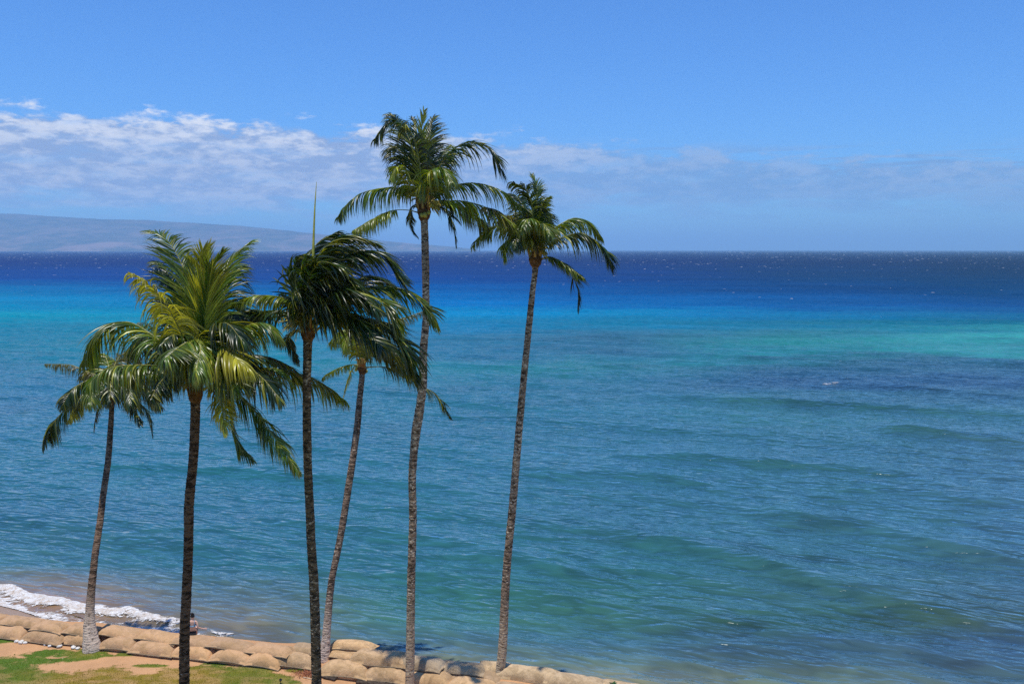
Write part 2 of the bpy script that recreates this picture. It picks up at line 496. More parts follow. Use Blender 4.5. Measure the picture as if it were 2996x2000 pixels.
# ------------------------------------------------------------------ the sea
rowsY = [24.0]
while rowsY[-1] < 60000:
    y_ = rowsY[-1]
    rowsY.append(y_ * (1.0034 if y_ < 600 else 1.008 if y_ < 2500 else 1.03))
rowsY = np.array(rowsY)
aa = np.linspace(-0.78, 0.78, 620)
X = rowsY[:, None] * aa[None, :]
Y = np.repeat(rowsY[:, None], len(aa), 1)
dY = np.gradient(rowsY)[:, None]; dX = rowsY[:, None] * (aa[1] - aa[0])
spacing = np.maximum(dY, dX)
Hh = np.zeros_like(X)
wr = np.random.default_rng(21)
main = math.radians(-113)                       # travel direction of the chop: toward the shore, a little to the left
wx_ = X + 1.2 * (fbm(X * 0.12, Y * 0.12, 2, 71) - 0.5) * 2
wy_ = Y + 1.2 * (fbm(X * 0.12, Y * 0.12, 2, 72) - 0.5) * 2
gust = 0.65 + 0.7 * fbm(X * 0.045, Y * 0.08, 3, 73)
for i in range(74):
    lam = 0.42 * (14.0 / 0.42) ** (i / 73.0)
    th = main + wr.normal(0, 0.34 if lam < 3 else 0.20)
    kx, ky = math.cos(th) * 2 * math.pi / lam, math.sin(th) * 2 * math.pi / lam
    slope = 0.010 if lam < 0.9 else 0.020 if lam < 3.5 else 0.012 if lam < 6 else 0.006
    A = slope * lam / (2 * math.pi) * wr.uniform(0.6, 1.3)
    fade = np.clip((lam / spacing - 2.2) / 2.0, 0, 1)
    if fade.max() <= 0: continue
    ph = kx * wx_ + ky * wy_ + wr.uniform(0, 6.28)
    Hh += A * fade * gust * (1.35 * np.exp(0.9 * (np.sin(ph) - 1)) * 2 - 1.0)
outer = sm(np.log(Y), math.log(75), math.log(260))      # the sea is rougher outside the reef
for i in range(30):
    lam = 2.6 * (16.0 / 2.6) ** (i / 29.0)
    th = math.radians(-100) + wr.normal(0, 0.5)
    kx, ky = math.cos(th) * 2 * math.pi / lam, math.sin(th) * 2 * math.pi / lam
    fade = np.clip((lam / spacing - 2.0) / 1.5, 0, 1) * outer
    ph = kx * wx_ + ky * wy_ + wr.uniform(0, 6.28)
    Hh += 0.028 * lam / 6.283 * fade * (1.9 * np.exp(0.9 * (np.sin(ph) - 1)) - 1.0)
for lam, th, sl_ in ((6.5, -121, .040), (8.2, -111, .034), (10.5, -126, .040), (13.5, -117, .040), (19.0, -122, .036), (27.0, -114, .030)):
    th = math.radians(th); kx, ky = math.cos(th) * 2 * math.pi / lam, math.sin(th) * 2 * math.pi / lam
    fade = np.clip((lam / spacing - 2.2) / 2.0, 0, 1)
    ph = kx * (wx_ + 3 * fbm(X * 0.03, Y * 0.03, 2, 171)) + ky * (wy_ + 6 * fbm(X * 0.035, Y * 0.02, 2, 172)) + wr.uniform(0, 6.28)
    Hh += 0.45 * sl_ * lam / 6.283 * fade * (0.3 + 1.4 * sm(fbm(X * 0.03 + lam, Y * 0.04, 2, 173), 0.35, 0.65)) * (2.2 * np.exp(1.3 * (np.sin(ph) - 1)) - 1)
# low swell ridges rolling in
def ridge(pts, amp, wid):
    global Hh
    P = np.array([un(u * 1.2755, v * 1.2755, z=0.0)[:2] for u, v in pts])
    P, _ = spline(P, 60)
    order = np.argsort(P[:, 0])
    yc = np.interp(X, P[order, 0], P[order, 1])
    L0, L1 = P[order[0], 0], P[order[-1], 0]
    span = sm(X, L0 - 1, L0 + 0.22 * (L1 - L0)) * (1 - sm(X, L1 - 0.22 * (L1 - L0), L1 + 1))
    d = Y - yc + 0.5 * (fbm(X * 0.4, Y * 0.4, 2, 88) - 0.5)
    prof = np.exp(-(d / np.where(d < 0, wid * 0.80, wid * 1.9)) ** 2)
    Hh += 1.15 * amp * prof * span * (0.75 + 0.5 * fbm(X * 0.3, Y * 0.3, 2, 89))
ridge([(1380, 1052), (1600, 1055), (1800, 1066), (2090, 1098), (2330, 1150)], 0.46, 2.0)
ridge([(1980, 985), (2120, 992), (2250, 1008), (2400, 1018)], 0.50, 2.2)
ridge([(1380, 1215), (1480, 1245), (1700, 1285), (1900, 1352), (2100, 1400), (2340, 1440)], 0.26, 1.4)
ridge([(560, 1180), (800, 1210), (1000, 1245), (1200, 1290), (1440, 1340)], 0.24, 1.6)
ridge([(1350, 905), (1600, 915), (1900, 930), (2150, 945), (2500, 962)], 0.40, 3.0)
ridge([(1150, 1075), (1300, 1085), (1500, 1095), (1700, 1130)], 0.25, 1.7)
ridge([(-100, 1180), (100, 1200), (300, 1230), (560, 1275)], 0.20, 1.4)
ridge([(1500, 1390), (1800, 1450), (2100, 1500), (2400, 1530)], 0.16, 1.0)
ridge([(1750, 1180), (1950, 1205), (2150, 1250), (2400, 1300)], 0.24, 1.4)
ridge([(100, 1060), (500, 1080), (900, 1110), (1200, 1150)], 0.20, 1.7)
shal = sm(Y - shore_y(X), 0.0, 3.0)
Hh = Hh * (0.15 + 0.85 * shal)
# the little wave that breaks on the beach
foam_px = [(-200, 1700), (-60, 1716), (0, 1722), (30, 1724), (75, 1742), (150, 1762), (245, 1778), (300, 1785), (370, 1795), (470, 1818), (520, 1830), (600, 1849), (660, 1866)]
FO = np.array([un(u, v, z=0.0)[:2] for u, v in foam_px])
fo_y = np.interp(X, FO[:, 0], FO[:, 1])
fspan = (1 - sm(X, FO[-1, 0] - 3, FO[-1, 0] + 1))
dd = Y - fo_y
Hh += 0.12 * fspan * np.exp(-(dd / np.where(dd < 0, 0.5, 1.3)) ** 2) * (Y < 70) * (0.6 + 0.8 * fbm(X * 1.1, Y * 1.1, 2, 91))

# colour of the water body by place: (photo row -> colours at six columns)
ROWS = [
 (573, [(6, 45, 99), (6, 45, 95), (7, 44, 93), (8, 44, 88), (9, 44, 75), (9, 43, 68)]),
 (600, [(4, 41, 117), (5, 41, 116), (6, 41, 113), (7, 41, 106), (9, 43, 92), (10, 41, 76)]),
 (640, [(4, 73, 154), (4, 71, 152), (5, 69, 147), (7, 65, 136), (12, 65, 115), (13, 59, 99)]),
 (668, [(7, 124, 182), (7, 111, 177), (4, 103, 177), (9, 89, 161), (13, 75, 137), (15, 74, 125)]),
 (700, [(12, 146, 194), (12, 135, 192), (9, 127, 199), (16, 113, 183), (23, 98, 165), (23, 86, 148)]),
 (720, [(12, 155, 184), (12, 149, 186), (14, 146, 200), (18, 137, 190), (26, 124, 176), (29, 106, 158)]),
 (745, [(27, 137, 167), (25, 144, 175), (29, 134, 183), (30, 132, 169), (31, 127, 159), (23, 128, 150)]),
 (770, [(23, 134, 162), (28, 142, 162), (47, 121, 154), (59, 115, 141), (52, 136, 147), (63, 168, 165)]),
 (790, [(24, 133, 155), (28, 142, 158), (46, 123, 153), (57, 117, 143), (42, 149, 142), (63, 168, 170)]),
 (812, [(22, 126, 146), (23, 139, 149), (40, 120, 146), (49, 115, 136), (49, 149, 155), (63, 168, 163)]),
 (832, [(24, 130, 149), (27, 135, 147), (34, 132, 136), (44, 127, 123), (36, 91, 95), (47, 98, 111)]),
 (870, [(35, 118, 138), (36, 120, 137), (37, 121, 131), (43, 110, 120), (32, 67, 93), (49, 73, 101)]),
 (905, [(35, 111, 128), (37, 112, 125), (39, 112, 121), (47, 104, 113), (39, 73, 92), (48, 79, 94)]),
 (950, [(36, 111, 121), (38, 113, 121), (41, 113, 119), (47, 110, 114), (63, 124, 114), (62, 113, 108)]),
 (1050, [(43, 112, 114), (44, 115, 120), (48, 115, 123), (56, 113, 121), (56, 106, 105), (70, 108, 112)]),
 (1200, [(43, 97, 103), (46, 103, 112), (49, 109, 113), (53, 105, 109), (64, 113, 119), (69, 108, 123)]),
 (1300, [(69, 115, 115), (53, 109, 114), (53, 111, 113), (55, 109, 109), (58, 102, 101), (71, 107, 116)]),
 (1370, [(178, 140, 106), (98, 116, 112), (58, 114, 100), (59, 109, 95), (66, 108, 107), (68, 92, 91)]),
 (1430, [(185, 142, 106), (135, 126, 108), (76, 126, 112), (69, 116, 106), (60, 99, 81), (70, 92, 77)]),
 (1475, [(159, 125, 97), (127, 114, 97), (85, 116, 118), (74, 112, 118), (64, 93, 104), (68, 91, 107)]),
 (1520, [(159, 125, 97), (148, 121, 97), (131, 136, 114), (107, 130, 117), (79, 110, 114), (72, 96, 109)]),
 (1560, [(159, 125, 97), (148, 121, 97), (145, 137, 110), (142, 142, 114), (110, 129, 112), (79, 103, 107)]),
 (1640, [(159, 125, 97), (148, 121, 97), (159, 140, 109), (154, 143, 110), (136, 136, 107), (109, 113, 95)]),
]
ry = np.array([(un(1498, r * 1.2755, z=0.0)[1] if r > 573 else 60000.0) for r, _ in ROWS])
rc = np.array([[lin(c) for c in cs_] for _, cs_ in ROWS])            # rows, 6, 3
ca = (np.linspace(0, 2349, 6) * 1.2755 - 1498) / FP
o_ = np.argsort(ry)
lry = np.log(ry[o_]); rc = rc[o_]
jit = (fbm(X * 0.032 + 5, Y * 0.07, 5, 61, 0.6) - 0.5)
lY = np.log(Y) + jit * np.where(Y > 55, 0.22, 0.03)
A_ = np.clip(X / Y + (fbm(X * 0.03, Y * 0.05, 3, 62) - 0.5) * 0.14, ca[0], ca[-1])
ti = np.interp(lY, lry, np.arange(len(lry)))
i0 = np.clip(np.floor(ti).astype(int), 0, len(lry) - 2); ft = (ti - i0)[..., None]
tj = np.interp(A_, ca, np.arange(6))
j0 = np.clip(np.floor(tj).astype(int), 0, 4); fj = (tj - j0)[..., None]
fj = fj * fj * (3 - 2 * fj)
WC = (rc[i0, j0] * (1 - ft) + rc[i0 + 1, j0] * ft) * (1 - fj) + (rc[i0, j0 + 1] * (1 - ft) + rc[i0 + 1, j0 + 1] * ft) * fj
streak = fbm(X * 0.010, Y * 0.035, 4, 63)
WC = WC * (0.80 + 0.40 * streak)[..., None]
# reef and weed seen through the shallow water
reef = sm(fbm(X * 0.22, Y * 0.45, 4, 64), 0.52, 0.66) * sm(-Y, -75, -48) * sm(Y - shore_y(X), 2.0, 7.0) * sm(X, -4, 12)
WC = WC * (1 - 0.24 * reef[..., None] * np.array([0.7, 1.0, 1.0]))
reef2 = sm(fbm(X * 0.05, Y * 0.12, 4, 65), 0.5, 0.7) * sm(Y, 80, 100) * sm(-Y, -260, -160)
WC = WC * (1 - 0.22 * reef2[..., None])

def water_material():
    m_, q, out = material('sea_water')
    pos = geo_pos(q)
    s = q.node('ShaderNodeSeparateXYZ', {0: pos})
    yy = s.outputs[1]
    vr = q.node('ShaderNodeVectorRotate', {'Vector': pos, 'Angle': R(20)}, rotation_type='Z_AXIS')
    p1 = q.mapping(vr.outputs[0], (0.36, 1.0, 1.0))
    n1 = q.noise(p1, 4.2, 0, 0.5, 0.4)
    n2 = q.noise(p1, 1.5, 1.5, 0.55, 0.6)
    n3 = q.noise(p1, 0.28, 4, 0.62, 0.3)
    n4 = q.noise(p1, 0.05, 5, 0.65, 0.3)
    h_ = q.m('ADD', q.m('MULTIPLY', n1, 0.08), q.m('MULTIPLY', n2, 0.36))
    far1 = q.rng(yy, 70.0, 220.0)
    far2 = q.rng(yy, 300.0, 1500.0)
    h_ = q.m('ADD', h_, q.m('MULTIPLY', q.m('MULTIPLY', n3, 1.3), far1))
    h_ = q.m('ADD', h_, q.m('MULTIPLY', q.m('MULTIPLY', n4, 6.0), far2))
    nrm = bump(q, h_, 1.0, 0.60)
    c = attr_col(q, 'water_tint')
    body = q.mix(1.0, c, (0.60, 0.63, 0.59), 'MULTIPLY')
    # light and shade of the fine ripples painted into the body colour
    body = q.mix(1.0, body, q.mix(q.rng(n2, 0.3, 0.7), (0.80, 0.82, 0.86), (1.20, 1.18, 1.14)), 'MULTIPLY')
    dif = q.node('ShaderNodeBsdfDiffuse', {0: body, 'Normal': nrm})
    glo = q.node('ShaderNodeBsdfGlossy', {0: (0.84, 0.95, 0.95), 'Roughness': q.rng(yy, 40.0, 600.0, 0.05, 0.25), 'Normal': nrm})
    fr = q.node('ShaderNodeFresnel', {0: 1.33, 1: nrm})
    kf = q.rng(yy, 55.0, 260.0, 1.55, 0.16)
    fac = q.m('MINIMUM', q.m('MULTIPLY', fr.outputs[0], kf), q.rng(yy, 60.0, 300.0, 0.72, 0.09))
    mx = q.node('ShaderNodeMixShader', {0: fac, 1: dif.outputs[0], 2: glo.outputs[0]})
    q.put(out.inputs[0], mx.outputs[0])
    return m_
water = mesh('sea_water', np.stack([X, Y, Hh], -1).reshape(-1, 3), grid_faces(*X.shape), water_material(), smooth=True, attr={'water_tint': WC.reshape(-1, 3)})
tag(water, kind='structure')
WATER_H, WATER_Y, WATER_A = Hh, rowsY, aa
def water_z(x, y):
    i = np.clip(np.searchsorted(WATER_Y, y), 1, len(WATER_Y) - 1)
    j = np.clip(np.round((x / y - WATER_A[0]) / (WATER_A[1] - WATER_A[0])).astype(int), 0, len(WATER_A) - 1)
    return np.maximum(WATER_H[i, j], WATER_H[i - 1, j])

# ------------------------------------------------------------------ foam of the breaking wave
def foam():
    nu, nv_ = 700, 90
    xs_ = np.linspace(-36, FO[-1, 0] + 0.3, nu)
    outer = np.interp(xs_, FO[:, 0], FO[:, 1]) + 0.5 * (fbm(xs_ * 1.3, xs_ * 0, 3, 301) - 0.5) + 0.35
    inner = shore_y(xs_) - 0.25
    inner = np.minimum(inner, outer - 0.5)
    t = np.linspace(0, 1, nv_)[:, None]
    X_ = np.repeat(xs_[None], nv_, 0)
    Y_ = inner[None] * (1 - t) + outer[None] * t
    zz = np.maximum(water_z(X_, Y_), ground_z(X_, Y_)) + 0.03
    n = fbm(X_ * 2.2, Y_ * 4.0, 4, 305)
    n2 = fbm(X_ * 0.55, Y_ * 1.2, 3, 306)
    crest = np.exp(-((t - 0.80) / 0.17) ** 2)
    lip = np.exp(-((t - 0.10) / (0.12 + 0.16 * sm(X_, -25, -20))) ** 2) * 0.95
    f = np.maximum(crest * (0.54 + 0.25 * sm(-X_, 16, 23)), lip * 0.60) + 1.30 * (n2 - 0.46) + 0.17 + 0.5 * (n - 0.5)
    tail = 1 - sm(X_, FO[-1, 0] - 3.5, FO[-1, 0] + 0.2)
    f = f * (0.60 + 0.40 * tail) * sm(t, 0, 0.03) * sm(1 - t, 0, 0.10)
    solid = sm(f + 0.9 * (n - 0.5), 0.42, 0.75)
    zz = zz + solid * 0.04 * n + crest * 0.07 * n2
    m_, q, out = material('sea_foam')
    pos = geo_pos(q)
    nn = q.noise(q.mapping(pos, (1, 1.6, 1)), 3.2, 8, 0.78, 0.9)
    fa = q.node('ShaderNodeSeparateColor', {0: attr_col(q, 'foam_density')}).outputs[0]
    al = q.rng(q.m('ADD', fa, q.m('MULTIPLY', q.m('SUBTRACT', nn, 0.5), 1.9)), 0.36, 0.64)
    p = q.node('ShaderNodeBsdfPrincipled', {'Base Color': q.mix(q.rng(nn, 0.40, 0.60), (0.60, 0.50, 0.40), (0.84, 0.84, 0.82)), 'Roughness': 0.8, 'Alpha': al, 'Normal': bump(q, nn, 1.0, 0.12)})
    q.put(out.inputs[0], p.outputs[0])
    o = mesh('surf_foam', np.stack([X_, Y_, zz], -1).reshape(-1, 3), grid_faces(nv_, nu), m_, smooth=True, attr={'foam_density': np.clip(f, 0, 1.2).reshape(-1)})
    tag(o, 'white lacy surf foam washing up the beach behind the sandbags', 'foam', kind='stuff')
foam()

# whitecaps on the open sea
def whitecaps():
    B = Bag()
    r2 = np.random.default_rng(5)
    spots = []
    for _ in range(7000):
        D = math.exp(r2.uniform(math.log(330), math.log(12000)))
        x = r2.uniform(-0.6, 0.6) * D
        if r2.random() > sm(D, 250, 1500) * 0.9 + 0.05: continue
        if fbm(np.array([x / D * 26]), np.array([math.log(D) * 16]), 3, 611)[0] + r2.normal(0, 0.05) < 0.56: continue
        spots.append((x, D, r2.uniform(0.35, 1.0) ** 1.5))
    for _ in range(7):
        c = un(r2.normal(2440, 16), r2.normal(1126, 1.2), z=0)
        spots.append((c[0], c[1], 0.32))
    for (x, y, s_) in spots:
        L = (0.3 + 0.0011 * y * r2.uniform(0.4, 1.9)) * s_ if y > 150 else r2.uniform(0.15, 0.5)
        hgt = (0.07 + 0.00021 * y) * s_ * r2.uniform(0.5, 1.3) if y > 150 else 0.05
        n = 7
        t = np.linspace(-1, 1, n)
        prof = (1 - t ** 2) * r2.uniform(0.5, 1.0, n)
        cx = x + t * L; cy = y + 0.25 * L * t * r2.uniform(-1, 1) + r2.normal(0, 0.05, n) * L
        z0 = float(water_z(np.array([x]), np.array([y]))[0])
        bot = np.stack([cx, cy - 0.35 * L * prof, np.full(n, z0 - 0.02)], -1)
        top = np.stack([cx, cy, z0 + hgt * prof], -1)
        bk = np.stack([cx, cy + 0.5 * L * prof, np.full(n, z0 - 0.02)], -1)
        B.add(np.vstack([bot, top, bk]), grid_faces(3, n))
    V, F_, _ = B.out()
    o = mesh('whitecaps', V, F_, simple('whitecap_foam', (0.40, 0.43, 0.47), 0.9, 0.1, 0.5, 0.2, 0.02))
    tag(o, 'small scattered whitecaps on the open dark blue sea', 'whitecaps', kind='stuff')
whitecaps()

# ------------------------------------------------------------------ the far island
def island():
    D0 = 14000.0
    prof_px = [(-900, 700), (-600, 655), (-350, 632), (-150, 624), (0, 624), (60, 625), (160, 632), (300, 641), (430, 643), (560, 650), (700, 660), (850, 675), (1000, 692), (1100, 702), (1200, 712), (1330, 722), (1400, 731)]
    P = np.array([un(u, v, Y=D0) for u, v in prof_px])
    nx, ny = 520, 120
    xs_ = np.linspace(P[0, 0], P[-1, 0], nx)
    hgt = np.interp(xs_, P[:, 0], P[:, 2])
    hgt = np.maximum(hgt, 1)
    t = np.linspace(0, 1, ny)[:, None]
    X_ = np.repeat(xs_[None], ny, 0)
    dep = 2600 * np.clip(hgt / 500, 0.15, 1)[None]
    Y_ = D0 - dep + t * dep * 2.0
    s_ = np.where(t < 0.5, t * 2, (1 - t) * 2)
    base = sm(s_, 0, 1) * 0.5 + s_ * 0.5
    rid = 1 - np.abs(2 * fbm(X_ / 520 + 0.25 * Y_ / 700, Y_ / 1900, 4, 401) - 1)
    Z_ = hgt[None] * base * (1 - 0.38 * (1 - rid) * np.sin(math.pi * np.clip(s_, 0, 0.98))) + 6 * (fbm(X_ / 90, Y_ / 90, 3, 402) - 0.5) * (s_ > 0.1) - 3 * (s_ < 0.01)
    m_, q, out = material('island_slopes')
    pos = geo_pos(q)
    a = q.noise(q.mapping(pos, (1, 0.5, 3.5), (0, R(8), 0)), 0.0011, 7, 0.62, 0.6)
    b_ = q.noise(q.mapping(pos, (1, 1, 5.0), (0, R(6), 0)), 0.0035, 6, 0.7)
    z = q.node('ShaderNodeSeparateXYZ', {0: pos}).outputs[2]
    low = q.rng(z, 420.0, 120.0)
    c = q.mix(q.rng(b_, 0.35, 0.65), (0.035, 0.05, 0.03), (0.14, 0.11, 0.07))
    c = q.mix(q.m('MULTIPLY', q.rng(a, 0.46, 0.66), low), c, (0.30, 0.19, 0.14))
    p = q.node('ShaderNodeBsdfPrincipled', {'Base Color': c, 'Roughness': 1.0, 'Specular IOR Level': 0.0})
    q.put(out.inputs[0], p.outputs[0])
    o = mesh('distant_island', np.stack([X_, Y_, Z_], -1).reshape(-1, 3), grid_faces(ny, nx), m_, smooth=True)
    tag(o, kind='structure')
island()

# ------------------------------------------------------------------ haze
def haze():
    me = bpy.data.meshes.new('haze')
    bm = bmesh.new()
    bmesh.ops.create_cube(bm, size=1.0)
    for v in bm.verts:
        v.co = Vector((v.co.x * 96000, (v.co.y + 0.5) * 61500 - 400, (v.co.z + 0.5) * 664 - 4.0))
    bm.to_mesh(me); bm.free()
    m_, q, out = material('haze_air')
    vol = q.node('ShaderNodeVolumePrincipled', {'Color': (0.44, 0.75, 1.0), 'Density': 8.5e-5})
    q.put(out.inputs['Volume'], vol.outputs[0])
    me.materials.append(m_)
    o = bpy.data.objects.new('haze', me)
    COL.objects.link(o)
    tag(o, kind='stuff')
haze()
#=====OBJECTS=====
# ------------------------------------------------------------------ sandbags
def bag_material(name, base, stain, amount):
    m_, q, out = material(name)
    co = obj_co(q)
    rnd = q.node('ShaderNodeObjectInfo').outputs['Random']
    off = q.node('ShaderNodeVectorMath', {0: co, 1: q.node('ShaderNodeCombineXYZ', {0: q.m('MULTIPLY', rnd, 40.0), 1: q.m('MULTIPLY', rnd, 17.0), 2: 0.0}).outputs[0]}, operation='ADD').outputs[0]
    f = q.noise(off, 1.9, 6, 0.7, 0.5)
    f2 = q.noise(off, 9.0, 5, 0.7)
    wv = q.noise(q.mapping(off, (1, 5, 5)), 30.0, 2, 0.6)
    c = q.mix(q.m('MULTIPLY', q.rng(f, 0.42, 0.60), amount), base, stain)
    c = q.mix(q.m('MULTIPLY', q.rng(q.noise(off, 0.8, 5, 0.75, 1.0), 0.52, 0.66), 0.45), c, tuple(x * 0.5 for x in stain))
    c = q.mix(1.0, c, q.mix(f2, (0.72, 0.72, 0.72), (1.22, 1.22, 1.22)), 'MULTIPLY')
    c = q.mix(1.0, c, q.mix(rnd, (0.78, 0.80, 0.84), (1.12, 1.08, 1.00)), 'MULTIPLY')
    p = q.node('ShaderNodeBsdfPrincipled', {'Base Color': c, 'Roughness': 0.92, 'Specular IOR Level': 0.1, 'Sheen Weight': 0.15,
                                            'Normal': bump(q, q.m('ADD', f2, q.m('MULTIPLY', wv, 0.5)), 0.8, 0.035)})
    q.put(out.inputs[0], p.outputs[0])
    return m_
M_BAG = [bag_material('sandbag_cloth', (0.65, 0.395, 0.205), (0.46, 0.28, 0.12), 0.5),
         bag_material('sandbag_cloth_stained', (0.65, 0.43, 0.23), (0.42, 0.27, 0.13), 0.7),
         bag_material('sandbag_cloth_dusky', (0.60, 0.44, 0.26), (0.34, 0.24, 0.13), 0.7)]
M_SEAM = simple('sandbag_seam', (0.38, 0.27, 0.16), 0.95, 0.05, 10, 0.4, 0.01)

def make_bag(i, spec):
    xl, xr, yt, yb, st, label, kind = spec
    r = np.random.default_rng(100 + i)
    zb = 1.80 + 0.36 * st
    W = 0.98 if st == 0 else 0.62 if st > 1.2 else 0.88
    um = (xl + xr) / 2
    skew = 0
    P = un(um, yb, z=zb)
    Dax = P[1] * math.cos(PITCH) + (18 - zb) * math.sin(PITCH)
    skew = -(um - 1498) * W / P[1] * 0.9
    P = un(um - skew / 2, yb, z=zb)
    yaw = math.atan(sl0) * (1.0 if P[0] < -3 else 1.15) + r.normal(0, 0.03)
    L = (xr - xl - abs(skew) * 0.75) / FP * Dax / math.cos(yaw) * 1.10
    vis = (yb - yt) / FP * Dax
    H = float(np.clip((vis - 0.36 * W) / 0.90, 0.24, 0.50))
    if st == 0: H = max(H, 0.44)
    if st > 1.2: H = 0.30
    c = np.array([P[0], P[1], zb]) + np.array([-math.sin(yaw), math.cos(yaw), 0]) * W * 0.46
    nu, nv = 38, 22
    a = np.sin(np.linspace(-math.pi / 2, math.pi / 2, nu)) * 0.25 + np.linspace(-1, 1, nu) * 0.75
    b = np.sin(np.linspace(-math.pi / 2, math.pi / 2, nv)) * 0.25 + np.linspace(-1, 1, nv) * 0.75
    A, Bb = np.meshgrid(a, b)
    prof = (np.clip(1 - np.abs(A) ** 4.6, 0, 1) ** 0.60) * (np.clip(1 - np.abs(Bb) ** 3.4, 0, 1) ** 0.62)
    x = A * L / 2 * (1 - 0.05 * (1 - Bb ** 2)) + 0.03 * np.sin(Bb * 3 + r.uniform(0, 6))
    y = Bb * W / 2 * (1 - 0.09 * (1 - A ** 2) + 0.04 * A * r.uniform(-1, 1))
    lump = 0.84 + 0.32 * fbm(A * 1.3 + r.uniform(0, 50), Bb * 1.1 + r.uniform(0, 50), 3, 500 + i)
    wr_ = 0.024 * np.sin(14 * Bb + 4 * fbm(A * 2, Bb * 2, 2, i) * 3) * sm(np.abs(A), 0.55, 0.95) * prof
    wr_ += 0.018 * (fbm(A * 6, Bb * 3.5, 3, 540 + i) - 0.5) * prof
    cr = r.uniform(-0.6, 0.6)
    wr_ -= 0.03 * np.exp(-((A - cr - 0.25 * Bb) / 0.07) ** 2) * prof * (fbm(Bb * 3, A * 0 + i, 2, i) > 0.45)
    seamz = H * 0.36 + 0.03 * np.sin(A * 2.3 + r.uniform(0, 6)) - (0.10 * sm(-Bb, 0.5, 1.0)) * H
    zt = seamz + (H * 0.64) * prof * lump + wr_
    zl = seamz - np.minimum(seamz - 0.0, H * 0.42 * prof * 1.6)
    sag = -0.05 * A ** 4
    zt = zt + sag; zl = zl + sag * 0.4
    V = np.concatenate([np.stack([x, y, zt], -1).reshape(-1, 3), np.stack([x, y, zl - 0.001], -1).reshape(-1, 3)])
    F1 = grid_faces(nv, nu); F2 = grid_faces(nv, nu)[:, ::-1] + nu * nv
    ring = np.concatenate([np.arange(nu), np.arange(1, nv) * nu + nu - 1, (nv - 1) * nu + np.arange(nu - 2, -1, -1), np.arange(nv - 2, 0, -1) * nu])
    nxt = np.roll(ring, -1)
    F3 = np.stack([ring + nu * nv, nxt + nu * nv, nxt, ring], -1)
    root = thing('sandbag', tuple(c), label, 'sandbag', 'sandbags stacked along the shore')
    root.rotation_euler = (r.normal(0, 0.02), r.normal(0, 0.02), yaw)
    mesh('bag_body', V, np.vstack([F1, F2, F3]), M_BAG[kind], root, smooth=True)
    # stitched flange around the edge
    P3 = np.stack([x, y, (zt + zl) / 2], -1).reshape(-1, 3)[ring]
    cen = np.array([0, 0, 0])
    outw = norm(P3 * np.array([W / L, L / W, 0]))
    n = len(P3)
    fl = 0.045
    V2 = np.concatenate([P3 + [0, 0, 0.008], P3 + outw * fl + [0, 0, -0.012], P3 + [0, 0, -0.012]])
    j = np.arange(n); jn = (j + 1) % n
    F4 = np.vstack([np.stack([j, jn, jn + n, j + n], -1), np.stack([j + n, jn + n, jn + 2 * n, j + 2 * n], -1)])
    mesh('seam', V2, F4, M_SEAM, root, smooth=False)
    return c, L, H
BAG_AT = [make_bag(i, s) for i, s in enumerate(BAGS)]

# ------------------------------------------------------------------ palms
Zm = {4: (100, 850, 3.136), 5: (380, 640, 2.0625), 6: (680, 640, 2.6138), 7: (960, 290, 2.5696), 8: (1350, 480, 3.484)}
def ph(zk, pts):
    x0, y0, s = Zm[zk]
    return [(x0 + p[0] / s, y0 + p[1] / s) for p in pts]

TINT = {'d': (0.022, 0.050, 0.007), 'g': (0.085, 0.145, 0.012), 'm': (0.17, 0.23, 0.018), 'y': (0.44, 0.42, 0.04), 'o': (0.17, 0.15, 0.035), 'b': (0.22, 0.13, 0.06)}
WIND = np.array([0.75, 0.30, 0.05])

def lean_Y(cfg, v):
    v0, v1 = cfg['trunk'][0][1], cfg['trunk'][-1][1]
    t = max(0.0, min(1.0, (v1 - v) / (v1 - v0)))
    return cfg['Y'] + (cfg.get('Yt', cfg['Y']) - cfg['Y']) * t ** 1.3

